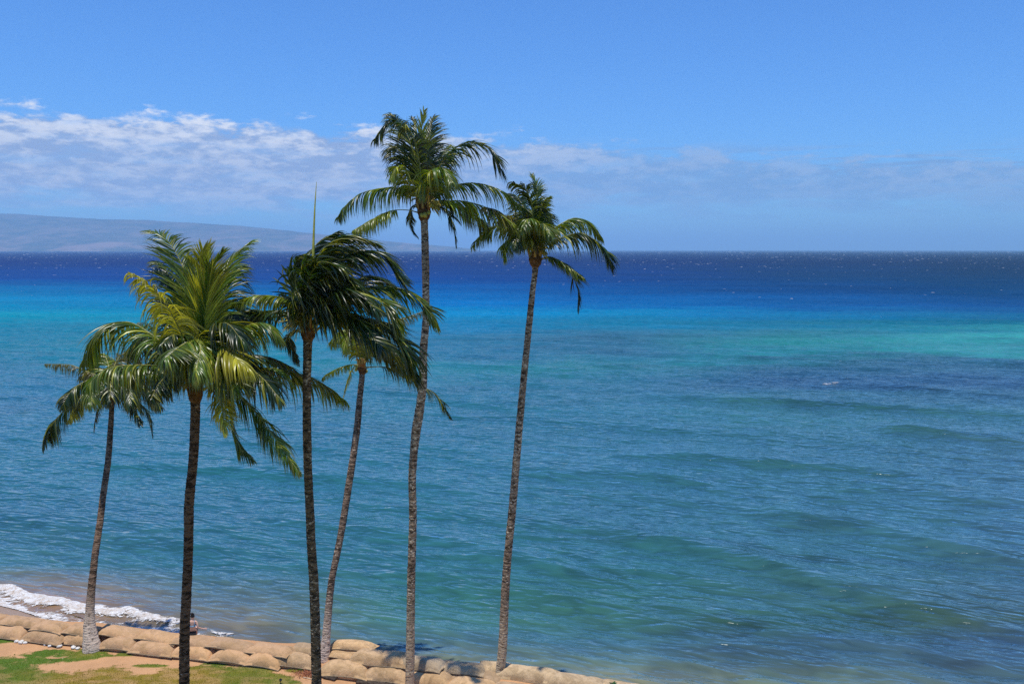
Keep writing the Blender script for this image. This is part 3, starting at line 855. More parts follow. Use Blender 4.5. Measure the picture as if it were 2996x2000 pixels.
def make_frond(tree, px, Y0, dz, style='g', droop=1.0, size=1.0, wind=1.0, n=104, pet=0.14, closed=0.0, seed=0):
    r = np.random.default_rng(seed)
    m_ = np.array([[p[0], p[1], 0] for p in px], float)
    C, _ = spline(m_, 40)
    s = np.linspace(0, 1, 40)
    P = np.array([un(C[i, 0], C[i, 1], Y=Y0 + dz * s[i] ** 1.15) for i in range(40)])
    Pm, Ltot = spline(P[::3], 60)
    P = Pm; s = np.linspace(0, 1, len(P))
    T = norm(np.gradient(P, axis=0))
    Rr = (P[-1] - P[0]) * np.array([1, 1, 0]); Rr = Rr / max(np.linalg.norm(Rr), 1e-3)
    ref = np.array([0, 0, 1.0]) - 0.65 * Rr
    Nn = ref - T * (T @ ref)[:, None]
    Nn = norm(Nn)
    S = np.cross(T, Nn)
    # leaflets
    B = Bag()
    tt = pet + (1 - pet) * (np.linspace(0, 1, n) ** 0.95)
    base_l = 1.30 * size * min(1.0, Ltot / 3.6)
    K = 6
    for side in (-1, 1):
        t = np.clip(tt + r.normal(0, 0.004, n), pet, 0.999)
        Pp = np.stack([np.interp(t, s, P[:, i]) for i in range(3)], -1)
        Tt = norm(np.stack([np.interp(t, s, T[:, i]) for i in range(3)], -1))
        Nt = norm(np.stack([np.interp(t, s, Nn[:, i]) for i in range(3)], -1))
        St = side * norm(np.stack([np.interp(t, s, S[:, i]) for i in range(3)], -1))
        u = (t - pet) / (1 - pet)
        ln = base_l * (0.50 + 0.62 * np.sin(np.pi * np.clip(u * 0.86 + 0.13, 0, 1)) ** 0.8) * (1 - 0.45 * u ** 3) * r.uniform(0.82, 1.1, n)
        ang = (0.55 + 0.60 * u ** 1.3 + closed * (1.25 - 0.55 - 0.6 * u ** 1.3)) + r.normal(0, 0.07, n)
        gx = t * 9 + 31 * side
        cl = vnoise(gx, gx * 0 + seed, 9) - 0.5
        cl2 = vnoise(t * 17 + 11 * side, t * 0 + seed, 19) - 0.5
        ang = ang + 0.55 * cl + 0.30 * cl2
        d = np.cos(ang)[:, None] * St + np.sin(ang)[:, None] * Tt + (0.10 - 0.25 * closed) * Nt * (1 - u[:, None])
        d = norm(d)
        gr = (0.27 * droop * (1 + 1.1 * cl2 + 0.7 * cl) * r.uniform(0.6, 1.5, n))[:, None]
        wn = (0.10 * wind * r.uniform(0.5, 1.5, n))[:, None]
        wv = WIND[None] + r.normal(0, 0.12, (n, 3))
        wdt = 0.034 * size * r.uniform(0.8, 1.15, n) * (1 - 0.3 * u)
        prof = np.array([0.55, 0.95, 1.0, 0.85, 0.6, 0.32, 0.04])
        pts = [Pp]
        for kk in range(K):
            d = norm(d + gr * np.array([0, 0, -1.0]) * (0.7 + 0.25 * kk) + wn * wv)
            pts.append(pts[-1] + d * (ln / K)[:, None])
        pts = np.stack(pts, 1)                                   # n,K+1,3
        tg = norm(np.gradient(pts, axis=1))
        bx_ = norm(np.cross(tg, Nt[:, None] + 0.35 * r.normal(0, 1, (n, 1, 3))))
        up = np.cross(bx_, tg)
        wv_ = (wdt[:, None] * prof[None])[..., None]
        Lf = pts + bx_ * wv_ + up * wv_ * 0.45
        Rt = pts - bx_ * wv_ + up * wv_ * 0.45
        VV = np.stack([Lf, pts, Rt], 2)                          # n,K+1,3,3
        VV = VV.reshape(-1, 3)
        idx = []
        for kk in range(K):
            for c in range(2):
                a0 = kk * 3 + c
                idx.append([a0, a0 + 1, a0 + 4, a0 + 3])
        idx = np.array(idx)
        Ff = (np.arange(n) * (K + 1) * 3)[:, None, None] + idx[None]
        base = np.array(TINT[style])
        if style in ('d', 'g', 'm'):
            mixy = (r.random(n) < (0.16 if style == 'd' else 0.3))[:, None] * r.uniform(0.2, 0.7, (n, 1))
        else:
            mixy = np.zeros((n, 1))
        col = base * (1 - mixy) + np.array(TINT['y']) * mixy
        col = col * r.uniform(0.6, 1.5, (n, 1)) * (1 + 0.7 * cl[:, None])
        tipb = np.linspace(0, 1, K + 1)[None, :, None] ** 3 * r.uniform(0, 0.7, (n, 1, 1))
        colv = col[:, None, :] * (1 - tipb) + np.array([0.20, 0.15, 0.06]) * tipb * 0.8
        colv = np.repeat(colv[:, :, None, :], 3, 2).reshape(-1, 3)
        gap = (r.random(n) < 0.05) | (vnoise(tt * 24 + 5 * side, tt * 0 + seed, 29) > 0.86)
        keepf = np.repeat(~gap, len(idx))
        B.add(VV, Ff.reshape(-1, 4)[keepf], colv)
    V, F_, A = B.out()
    org = P[0]
    o = mesh('frond', V, F_, M_LEAF, None, smooth=False, attr={'leaf_tint': A}, loc=tuple(org))
    o.parent = tree
    o.location = Vector(org) - tree.location
    rad = 0.045 * (1 - s) ** 1.1 * (1 - 0.35 * sm(s, 0, 0.15)) + 0.007
    rad[:6] *= np.linspace(1.5, 1.0, 6)
    Vr, Fr = tube(P, rad * (0.85 if size < 0.9 else 1.0), 6, 0.7)
    mesh('rachis', Vr, Fr, M_RACHIS, o, smooth=True, loc=tuple(org)).location = (0, 0, 0)
    return o

def make_trunk(tree, cfg, mat, seed=0, rings=0.085):
    """px: (u centre, v, width in photo pixels), top to bottom"""
    r = np.random.default_rng(seed)
    pts = []
    px = cfg['trunk']
    for (u, v, wd_) in px:
        Y0 = lean_Y(cfg, v)
        p = un(u, v, Y=Y0)
        dax = Y0 * math.cos(PITCH) + (18 - p[2]) * math.sin(PITCH)
        pts.append([*p, wd_ / 2 / FP * dax])
    C, L = spline(np.array(pts), int(14 / 0.03) if len(px) > 2 else 50)
    n = len(C); sd = 16
    s = np.linspace(0, L, n)
    ang = np.linspace(0, 2 * math.pi, sd, endpoint=False)
    Sg, Ag = np.meshgrid(s, ang, indexing='ij')
    ringp = (Sg / rings + 0.25 * np.sin(Ag + Sg * 1.7) + 1.2 * vnoise(Sg * 3, Ag * 0 + 2, seed)) % 1.0
    rr = C[:, 3:4] * (1 + 0.11 * np.clip(0.15 / C[:, 3:4], 0, 1) ** 2 * (ringp - 0.5) + 0.12 * (fbm(Sg * 5, np.abs(Ag - math.pi) * 2.2, 3, seed + 3) - 0.5) + 0.10 * (fbm(Sg * 22, np.abs(Ag - math.pi) * 5, 2, seed + 5) - 0.5))
    V = np.stack([C[:, 0:1] + rr * np.cos(Ag), C[:, 1:2] + rr * np.sin(Ag), np.repeat(C[:, 2:3], sd, 1)], -1).reshape(-1, 3)
    frac = 1 - (s / L)
    at = np.stack([np.repeat(frac[:, None], sd, 1), Ag / 6.283, (L - Sg) / 20], -1).reshape(-1, 3)
    o = mesh('trunk', V, grid_faces(n, sd, True)[:, ::-1], mat, tree, smooth=True, attr={'trunk_co': at}, loc=tuple(tree.location))
    o.location = (0, 0, 0)
    return C

def crown_base(tree, top, hgt, rad, seed, lean=(0, 0)):
    """fibrous bulb and the overlapping leaf sheaths from which the fronds leave"""
    r = np.random.default_rng(seed)
    n, sd = 26, 20
    t = np.linspace(0, 1, n)
    pr = rad * np.interp(t, [0, 0.12, 0.35, 0.6, 0.85, 1.0], [0.62, 0.95, 1.12, 0.85, 0.55, 0.2])
    ang = np.linspace(0, 2 * math.pi, sd, endpoint=False)
    Tg, Ag = np.meshgrid(t, ang, indexing='ij')
    rr = pr[:, None] * (1 + 0.45 * (fbm(Tg * 5, np.abs(Ag - math.pi) * 1.6, 4, seed) - 0.5))
    x = rr * np.cos(Ag) + lean[0] * Tg; y = rr * np.sin(Ag) + lean[1] * Tg
    z = hgt * Tg
    V = np.stack([x, y, z], -1).reshape(-1, 3) + np.array(top) - [0, 0, 0.08]
    mesh('crown_fibre', V, grid_faces(n, sd, True), M_FIBRE, tree, smooth=True, loc=tuple(tree.location)).location = (0, 0, 0)
    for k_ in range(9):
        a = r.uniform(0, 6.283)
        P = []
        for q_ in np.linspace(0, 1, 7):
            rad_ = rad * (0.75 + 0.25 * q_) + q_ ** 2 * rad * r.uniform(0.4, 1.0)
            P.append([top[0] + math.cos(a) * rad_ + lean[0] * q_, top[1] + math.sin(a) * rad_, top[2] + hgt * (0.08 + 0.75 * q_) + r.uniform(0, 0.1)])
        Vt, Ft = tube(np.array(P), np.linspace(0.085, 0.035, 7) * rad / 0.28, 6, 0.45)
        mesh('leaf_sheath', Vt, Ft, M_SHEATH, tree, smooth=True, loc=tuple(tree.location)).location = (0, 0, 0)

def flower_cluster(tree, at, dirv, n, length, seed, mat=None, spread=0.9, thick=0.013, bract=True):
    r = np.random.default_rng(seed)
    B = Bag()
    at = np.array(at, float); dirv = norm(np.array(dirv, float))
    for i in range(n):
        d = norm(dirv + spread * r.normal(0, 0.6, 3))
        P = [at]
        L = length * r.uniform(0.6, 1.1)
        for k_ in range(5):
            d = norm(d + np.array([0, 0, -0.16]))
            P.append(P[-1] + d * L / 5)
        Vt, Ft = tube(np.array(P), np.array([1.2, 1.1, 1.0, 1.0, 0.8, 0.4]) * thick, 4)
        B.add(Vt, Ft)
    V, F_, _ = B.out()
    o = mesh('flower_cluster', V, F_, mat or M_FLOWER, tree, smooth=True, loc=tuple(tree.location)); o.location = (0, 0, 0)
    if bract:
        P = [at + dirv * 0.05 + np.array([0, 0, 0.08]) + (dirv * 0.5 + np.array([0, 0, 0.1])) * length * q_ - np.array([0, 0, 0.6 * q_ ** 2 * length]) for q_ in np.linspace(0, 1, 7)]
        Vt, Ft = tube(np.array(P), np.array([0.2, 0.8, 1.1, 1.2, 1.0, 0.6, 0.1]) * 0.06, 6, 0.4)
        b_ = mesh('bract', Vt, Ft, M_BRACT, tree, smooth=True, loc=tuple(tree.location)); b_.location = (0, 0, 0)

def nuts(tree, at, n, seed, spread=0.22, rad=0.075):
    r = np.random.default_rng(seed)
    bm = bmesh.new(); bmesh.ops.create_icosphere(bm, subdivisions=2, radius=rad)
    for v in bm.verts:
        v.co.z *= 1.25
        v.co *= 1 + 0.06 * math.sin(3 * math.atan2(v.co.y, v.co.x))
    me = bpy.data.meshes.new('coconut'); bm.to_mesh(me); bm.free()
    me.materials.append(M_NUT)
    for p in me.polygons: p.use_smooth = True
    for i in range(n):
        o = bpy.data.objects.new('coconut', me); COL.objects.link(o); o.parent = tree
        o.location = Vector(at) - tree.location + Vector((r.normal(0, spread), r.normal(-0.05, spread * 0.6), r.normal(-0.05, spread * 0.6)))
        o.rotation_euler = (r.uniform(-.6, .6), r.uniform(-.6, .6), r.uniform(0, 6))

def spear(tree, px, Y0, wid=0.05):
    P = np.array([un(u, v, Y=Y0) for u, v in px])
    P, L = spline(P, 24)
    s = np.linspace(0, 1, 24)
    V, F_ = tube(P, wid * (1 - s) ** 0.8 + 0.006, 6, 0.5)
    o = mesh('spear_leaf', V, F_, simple('spear_leaf', (0.80, 0.66, 0.08), 0.4, 0.4, 3, 0.3, 0.003), tree, smooth=True, loc=tuple(tree.location))
    o.location = (0, 0, 0)

def palm(cfg, seed):
    base = un(cfg['trunk'][-1][0], cfg['trunk'][-1][1], Y=cfg['Y'])
    root = thing('palm_tree', tuple(base), cfg['label'], 'palm tree', 'coconut palms on the shore')
    C = make_trunk(root, cfg, cfg['mat'], seed=seed)
    crown_base(root, C[0, :3], cfg['crown'][0], cfg['crown'][1], seed + 1, cfg.get('lean', (0, 0)))
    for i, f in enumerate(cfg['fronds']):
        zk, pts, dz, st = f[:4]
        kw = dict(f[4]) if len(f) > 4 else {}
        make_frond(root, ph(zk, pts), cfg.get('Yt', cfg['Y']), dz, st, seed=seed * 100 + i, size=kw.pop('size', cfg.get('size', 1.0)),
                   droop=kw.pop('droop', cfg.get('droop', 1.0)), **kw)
    return root

MT_DARK = trunk_mat('palm_trunk_dark', (0.032, 0.018, 0.010), (0.18, 0.105, 0.06), (0.42, 0.32, 0.23), (0.20, 0.15, 0.10), 0.35)
MT_DARK3 = trunk_mat('palm_trunk_speckled', (0.035, 0.026, 0.016), (0.19, 0.125, 0.065), (0.56, 0.43, 0.28), (0.26, 0.21, 0.14), 0.70)
MT_GREY = trunk_mat('palm_trunk_grey_foot', (0.055, 0.034, 0.020), (0.26, 0.165, 0.105), (0.45, 0.36, 0.27), (0.66, 0.52, 0.39), 0.45)
MT_PINK = trunk_mat('palm_trunk_pale', (0.060, 0.042, 0.030), (0.25, 0.17, 0.115), (0.60, 0.46, 0.34), (0.70, 0.54, 0.41), 0.65)
MT_MOT = trunk_mat('palm_trunk_mottled', (0.075, 0.050, 0.030), (0.36, 0.255, 0.165), (0.74, 0.60, 0.42), (0.56, 0.44, 0.28), 0.85)

P1 = dict(Y=35.6, Yt=39.8, label='smallest far-left palm tree with a flared grey foot beside the lower sandbags', mat=MT_GREY, crown=(0.75, 0.19), size=1.0, droop=1.5,
 trunk=[(328, 1165, 13), (327, 1195, 14), (323, 1260, 16), (316, 1350, 17.5), (303, 1440, 18), (292, 1530, 19), (280, 1610, 19.5), (274, 1660, 20), (266, 1740, 23), (263, 1785, 26), (262, 1830, 34), (265, 1860, 42), (268, 1885, 50), (269, 1906, 55)],
 fronds=[
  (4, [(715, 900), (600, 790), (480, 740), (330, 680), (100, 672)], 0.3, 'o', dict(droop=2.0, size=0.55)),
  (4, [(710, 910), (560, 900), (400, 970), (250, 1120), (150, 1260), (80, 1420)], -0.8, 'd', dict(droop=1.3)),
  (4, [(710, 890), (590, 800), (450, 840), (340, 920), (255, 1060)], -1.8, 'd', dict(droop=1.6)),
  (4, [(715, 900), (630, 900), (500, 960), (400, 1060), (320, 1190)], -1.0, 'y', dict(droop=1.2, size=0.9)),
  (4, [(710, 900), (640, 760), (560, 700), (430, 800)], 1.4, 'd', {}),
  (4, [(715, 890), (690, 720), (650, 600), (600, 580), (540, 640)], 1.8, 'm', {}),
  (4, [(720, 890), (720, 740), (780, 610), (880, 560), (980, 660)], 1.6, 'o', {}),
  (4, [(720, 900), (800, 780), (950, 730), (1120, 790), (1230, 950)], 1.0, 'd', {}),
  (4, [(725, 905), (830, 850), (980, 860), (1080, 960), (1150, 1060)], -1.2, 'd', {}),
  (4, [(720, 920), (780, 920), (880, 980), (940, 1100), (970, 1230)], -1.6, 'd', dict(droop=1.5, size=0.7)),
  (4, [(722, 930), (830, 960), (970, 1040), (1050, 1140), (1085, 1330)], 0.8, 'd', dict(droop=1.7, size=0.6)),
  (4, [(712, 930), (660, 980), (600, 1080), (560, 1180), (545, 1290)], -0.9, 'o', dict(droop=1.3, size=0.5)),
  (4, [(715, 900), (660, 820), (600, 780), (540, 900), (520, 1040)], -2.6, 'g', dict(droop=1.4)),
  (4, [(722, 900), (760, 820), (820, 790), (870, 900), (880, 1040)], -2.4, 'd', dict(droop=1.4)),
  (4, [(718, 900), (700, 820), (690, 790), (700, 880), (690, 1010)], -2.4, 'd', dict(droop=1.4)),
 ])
P2 = dict(Y=25.6, label='leftmost foreground palm tree with a thick dark trunk and bright yellow upright young fronds', mat=MT_DARK, crown=(1.05, 0.20), size=1.0, droop=1.0,
 trunk=[(572, 1168, 29), (571.5, 1200, 28), (570, 1260, 27), (567, 1320, 27), (562.5, 1375, 27), (557, 1425, 28), (553, 1480, 28), (552, 1560, 27), (550, 1640, 27), (545.5, 1740, 28), (540, 1850, 29), (539, 2000, 30), (536, 2200, 33), (535, 2285, 42), (535, 2330, 56)],
 fronds=[
  (5, [(415, 960), (395, 760), (365, 430), (290, 230), (215, 120), (130, 75)], 1.6, 'g', dict(droop=0.35, size=0.95)),
  (5, [(410, 970), (370, 760), (310, 500), (240, 340), (165, 260)], 2.2, 'd', dict(droop=0.6)),
  (5, [(415, 960), (340, 760), (250, 570), (150, 430), (60, 360), (0, 325)], -1.6, 'y', dict(droop=1.3, size=0.9)),
  (4, [(1450, 880), (1320, 640), (1180, 480), (930, 310), (800, 290), (620, 380), (450, 660)], 0.9, 'g', dict(droop=1.1, size=1.05)),
  (4, [(1440, 890), (1300, 740), (1130, 688), (850, 685), (640, 730), (480, 880)], -1.6, 'g', dict(droop=1.5)),
  (5, [(425, 960), (430, 700), (450, 400), (455, 250), (480, 165)], 0.3, 'y', dict(droop=0.05, size=0.85, closed=0.75, wind=0.3)),
  (5, [(428, 960), (420, 700), (400, 450), (390, 300), (355, 250)], -0.5, 'm', dict(droop=0.1, size=0.8, closed=0.65, wind=0.3)),
  (5, [(430, 960), (455, 640), (480, 430), (500, 300), (560, 200)], -0.8, 'g', dict(droop=0.1, size=0.8, closed=0.6, wind=0.3)),
  (5, [(430, 960), (440, 650), (448, 400), (438, 185)], -0.9, 'y', dict(droop=0.05, size=0.85, closed=0.7, wind=0.3)),
  (5, [(435, 960), (470, 700), (545, 400), (620, 240), (725, 140)], 1.2, 'g', dict(droop=0.35, size=0.9)),
  (5, [(438, 960), (500, 700), (560, 480), (620, 330), (680, 290)], 2.4, 'd', dict(droop=0.6)),
  (5, [(430, 965), (425, 820), (440, 738), (540, 775), (640, 840), (715, 905)], -2.8, 'y', dict(droop=1.2, size=1.0)),
  (5, [(425, 965), (415, 810), (395, 730), (310, 765), (215, 840)], -3.0, 'g', dict(droop=1.1, size=1.0)),
  (5, [(428, 970), (424, 830), (420, 740), (425, 800), (400, 920)], -3.2, 'g', dict(droop=1.3, size=1.0)),
  (5, [(440, 960), (520, 830), (620, 710), (730, 635), (830, 640), (900, 720)], -0.8, 'g', dict(droop=1.2)),
  (5, [(440, 950), (520, 760), (620, 610), (720, 550), (830, 560)], 2.4, 'd', dict(droop=1.1)),
  (5, [(440, 975), (560, 890), (700, 895), (900, 905), (1050, 945), (1180, 1010), (1300, 1100)], 2.4, 'g', dict(droop=1.5)),
  (5, [(440, 970), (560, 860), (700, 820), (860, 840), (960, 900), (1000, 960)], 2.3, 'd', dict(droop=1.3)),
  (5, [(440, 980), (560, 900), (680, 880), (800, 960), (900, 1080)], -1.6, 'd', dict(droop=1.5)),
  (5, [(445, 1030), (530, 1000), (640, 1060), (760, 1170), (880, 1330), (1015, 1520)], -1.2, 'g', dict(droop=1.7, size=0.75)),
  (5, [(440, 1030), (520, 1020), (590, 1110), (620, 1250), (660, 1370), (735, 1450)], -0.9, 'g', dict(droop=1.2, size=0.8)),
  (5, [(440, 1030), (500, 1010), (540, 1060), (560, 1160), (570, 1290)], -2.2, 'y', dict(droop=1.3, size=0.6)),
  (5, [(400, 980), (300, 890), (200, 850), (60, 900), (0, 980)], 1.6, 'd', dict(droop=1.4)),
  (5, [(400, 990), (330, 930), (250, 930), (170, 1000), (130, 1080)], -1.8, 'd', dict(droop=1.4)),
  (5, [(410, 960), (330, 800), (200, 700), (80, 720), (0, 800)], 2.6, 'd', dict(droop=1.2)),
  (5, [(415, 950), (400, 700), (340, 520), (250, 480), (140, 520)], 2.6, 'd', dict(droop=1.0)),
  (5, [(430, 950), (480, 760), (540, 640), (600, 640), (680, 740)], -2.0, 'd', dict(droop=1.2)),
  (5, [(430, 950), (470, 700), (520, 560), (600, 500), (680, 560)], 2.6, 'd', dict(droop=1.0)),
  (5, [(420, 950), (380, 800), (330, 720), (260, 700), (190, 760)], -2.2, 'd', dict(droop=1.2)),
  (5, [(430, 960), (470, 860), (520, 850), (590, 920), (640, 1020)], -2.4, 'g', dict(droop=1.4)),
 ])
P3 = dict(Y=26.3, label='wind-blown middle palm tree with swept dark fronds and a tall yellow spear leaf', mat=MT_DARK3, crown=(0.85, 0.20), size=1.05, droop=0.9,
 trunk=[(901, 990, 29), (900, 1020, 26), (898, 1120, 24), (898, 1240, 25), (900, 1340, 25), (902, 1400, 25), (907, 1500, 25.5), (911, 1600, 26), (918, 1700, 27.5), (923, 1844, 28), (926, 2000, 29), (929, 2170, 32), (930, 2240, 40), (930, 2286, 52)],
 fronds=[
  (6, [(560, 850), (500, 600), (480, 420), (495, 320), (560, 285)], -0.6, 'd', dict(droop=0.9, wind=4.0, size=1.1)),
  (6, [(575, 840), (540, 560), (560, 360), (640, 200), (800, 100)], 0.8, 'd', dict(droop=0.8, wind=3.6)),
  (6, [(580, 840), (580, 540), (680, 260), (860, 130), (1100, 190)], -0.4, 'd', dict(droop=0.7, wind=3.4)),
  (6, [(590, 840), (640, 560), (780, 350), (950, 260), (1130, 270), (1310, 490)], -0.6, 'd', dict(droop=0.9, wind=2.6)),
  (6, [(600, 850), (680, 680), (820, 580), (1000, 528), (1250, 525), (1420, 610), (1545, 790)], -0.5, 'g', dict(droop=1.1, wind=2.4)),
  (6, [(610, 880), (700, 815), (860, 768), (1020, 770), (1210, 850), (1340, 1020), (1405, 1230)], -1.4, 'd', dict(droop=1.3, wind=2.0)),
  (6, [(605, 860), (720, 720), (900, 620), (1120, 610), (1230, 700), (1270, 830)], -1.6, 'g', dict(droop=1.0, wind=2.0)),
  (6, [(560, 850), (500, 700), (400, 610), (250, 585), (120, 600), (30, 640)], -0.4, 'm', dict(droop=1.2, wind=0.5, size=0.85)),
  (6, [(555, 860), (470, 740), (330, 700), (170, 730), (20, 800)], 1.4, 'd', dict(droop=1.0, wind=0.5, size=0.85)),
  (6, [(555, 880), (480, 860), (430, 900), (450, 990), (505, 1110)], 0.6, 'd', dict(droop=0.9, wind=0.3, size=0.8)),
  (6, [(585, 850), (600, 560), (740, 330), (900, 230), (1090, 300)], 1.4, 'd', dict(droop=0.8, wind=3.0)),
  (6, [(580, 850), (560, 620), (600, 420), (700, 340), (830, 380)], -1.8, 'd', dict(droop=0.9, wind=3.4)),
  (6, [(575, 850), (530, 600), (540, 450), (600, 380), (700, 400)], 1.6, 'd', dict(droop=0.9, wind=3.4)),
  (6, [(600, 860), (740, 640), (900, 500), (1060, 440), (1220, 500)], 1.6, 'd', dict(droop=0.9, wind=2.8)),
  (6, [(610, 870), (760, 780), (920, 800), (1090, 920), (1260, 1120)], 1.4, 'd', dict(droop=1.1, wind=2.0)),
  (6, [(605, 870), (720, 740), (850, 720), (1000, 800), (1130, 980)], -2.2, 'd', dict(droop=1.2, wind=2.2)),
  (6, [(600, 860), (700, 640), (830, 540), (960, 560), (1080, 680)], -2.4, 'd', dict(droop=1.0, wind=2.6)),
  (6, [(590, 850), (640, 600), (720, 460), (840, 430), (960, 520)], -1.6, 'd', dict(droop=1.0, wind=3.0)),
 ])
P4 = dict(Y=34.2, Yt=37.3, label='short leaning palm tree with a slim pale trunk, crossing behind the middle dark trunk', mat=MT_PINK, crown=(0.7, 0.17), size=0.95, droop=1.3,
 trunk=[(1060, 1090, 16), (1058, 1115, 17), (1052, 1170, 18), (1046, 1240, 20), (1037, 1310, 20), (1025, 1390, 20.5), (1011, 1480, 20.5), (996, 1570, 20), (982, 1640, 20), (970, 1700, 20), (960, 1796, 22), (953, 1880, 26), (951, 1936, 29), (951, 1950, 31)],
 fronds=[
  (6, [(980, 1120), (900, 1115), (800, 1145), (705, 1200), (690, 1240)], 0.6, 'm', dict(droop=1.4, size=0.6)),
  (6, [(985, 1120), (930, 1130), (885, 1230), (860, 1310), (845, 1375)], -0.8, 'y', dict(droop=0.6, size=0.35)),
  (6, [(1000, 1140), (1120, 1130), (1250, 1155), (1420, 1260), (1560, 1350), (1665, 1515)], -0.3, 'd', dict(droop=1.5, size=0.7)),
  (6, [(985, 1110), (965, 960), (900, 860), (820, 860), (760, 960)], 1.2, 'm', {}),
  (6, [(990, 1100), (1010, 900), (1080, 800), (1200, 800), (1300, 920)], 1.4, 'm', {}),
  (6, [(995, 1110), (1080, 900), (1200, 790), (1330, 750), (1460, 705)], 1.0, 'o', dict(size=0.6)),
  (6, [(1000, 1120), (1100, 1000), (1220, 1000), (1300, 1100), (1330, 1210)], -1.0, 'd', {}),
  (6, [(1000, 1110), (1060, 960), (1150, 920), (1260, 1000), (1340, 1100)], 1.5, 'd', {}),
  (6, [(985, 1110), (950, 980), (930, 900), (880, 900), (850, 1000)], -1.4, 'm', {}),
 ])
P5 = dict(Y=32.2, Yt=33.0, label='tallest palm tree with a kinked mottled trunk and a yellow fruit bunch', mat=MT_MOT, crown=(0.95, 0.21), size=0.95, droop=1.1,
 trunk=[(1241, 640, 23), (1242, 665, 21), (1244, 730, 22), (1246, 854, 21), (1246, 940, 21), (1239, 1022, 23), (1237, 1118, 25), (1229, 1190, 26), (1220, 1245, 28), (1212, 1310, 24), (1206, 1400, 23), (1208, 1500, 22.5), (1206, 1600, 23), (1203, 1700, 24), (1201, 1850, 25), (1199, 2000, 27), (1198, 2030, 32)],
 fronds=[
  (7, [(715, 800), (705, 500), (705, 250), (718, 90)], -0.3, 'y', dict(droop=0.05, size=0.6, closed=0.85, wind=0.2)),
  (7, [(712, 800), (690, 500), (640, 280), (550, 190), (450, 180), (345, 310)], -0.6, 'd', dict(droop=0.9, size=0.9)),
  (7, [(710, 800), (680, 560), (620, 330), (540, 180), (470, 110)], 1.6, 'd', dict(droop=0.5)),
  (7, [(712, 800), (660, 560), (590, 420), (520, 350), (440, 420)], 1.2, 'd', dict(droop=0.9)),
  (7, [(712, 810), (640, 690), (570, 590), (520, 510), (470, 600)], -1.5, 'm', dict(droop=1.3, size=0.85)),
  (7, [(718, 800), (735, 500), (760, 300), (790, 145)], 1.2, 'd', dict(droop=0.35, closed=0.3, size=0.85)),
  (7, [(718, 800), (720, 540), (690, 330), (640, 150)], 1.8, 'd', dict(droop=0.4, closed=0.3, size=0.9)),
  (7, [(722, 800), (780, 600), (850, 440), (915, 350)], 1.8, 'g', dict(droop=0.8, size=0.85)),
  (7, [(722, 800), (790, 620), (880, 440), (1040, 330), (1200, 370), (1320, 570)], -0.6, 'd', dict(droop=1.0)),
  (7, [(722, 800), (770, 640), (790, 540), (860, 520), (930, 620)], -2.4, 'g', dict(droop=1.2)),
  (7, [(728, 810), (820, 700), (960, 645), (1130, 635), (1300, 690), (1500, 860)], 0.5, 'g', dict(droop=1.4)),
  (7, [(730, 830), (850, 775), (1000, 765), (1180, 810), (1350, 900), (1520, 1040)], -0.7, 'm', dict(droop=1.5)),
  (7, [(730, 830), (820, 800), (900, 850), (945, 960), (960, 1100)], -0.8, 'd', dict(droop=1.0, size=0.7)),
  (7, [(728, 830), (850, 760), (1000, 800), (1120, 900), (1200, 1020)], 1.4, 'd', dict(droop=1.4)),
  (7, [(705, 810), (610, 680), (450, 665), (270, 700), (150, 780), (75, 890)], -0.5, 'g', dict(droop=1.4, size=0.85)),
  (7, [(700, 860), (600, 835), (470, 840), (330, 905), (190, 985)], -1.0, 'm', dict(droop=1.5, size=0.8, pet=0.35)),
  (7, [(700, 850), (640, 800), (615, 880), (630, 970), (675, 1040)], 0.8, 'd', dict(droop=0.8, size=0.55)),
  (7, [(722, 810), (790, 700), (860, 680), (920, 740)], 1.6, 'd', dict(droop=1.2, size=0.7)),
 ])
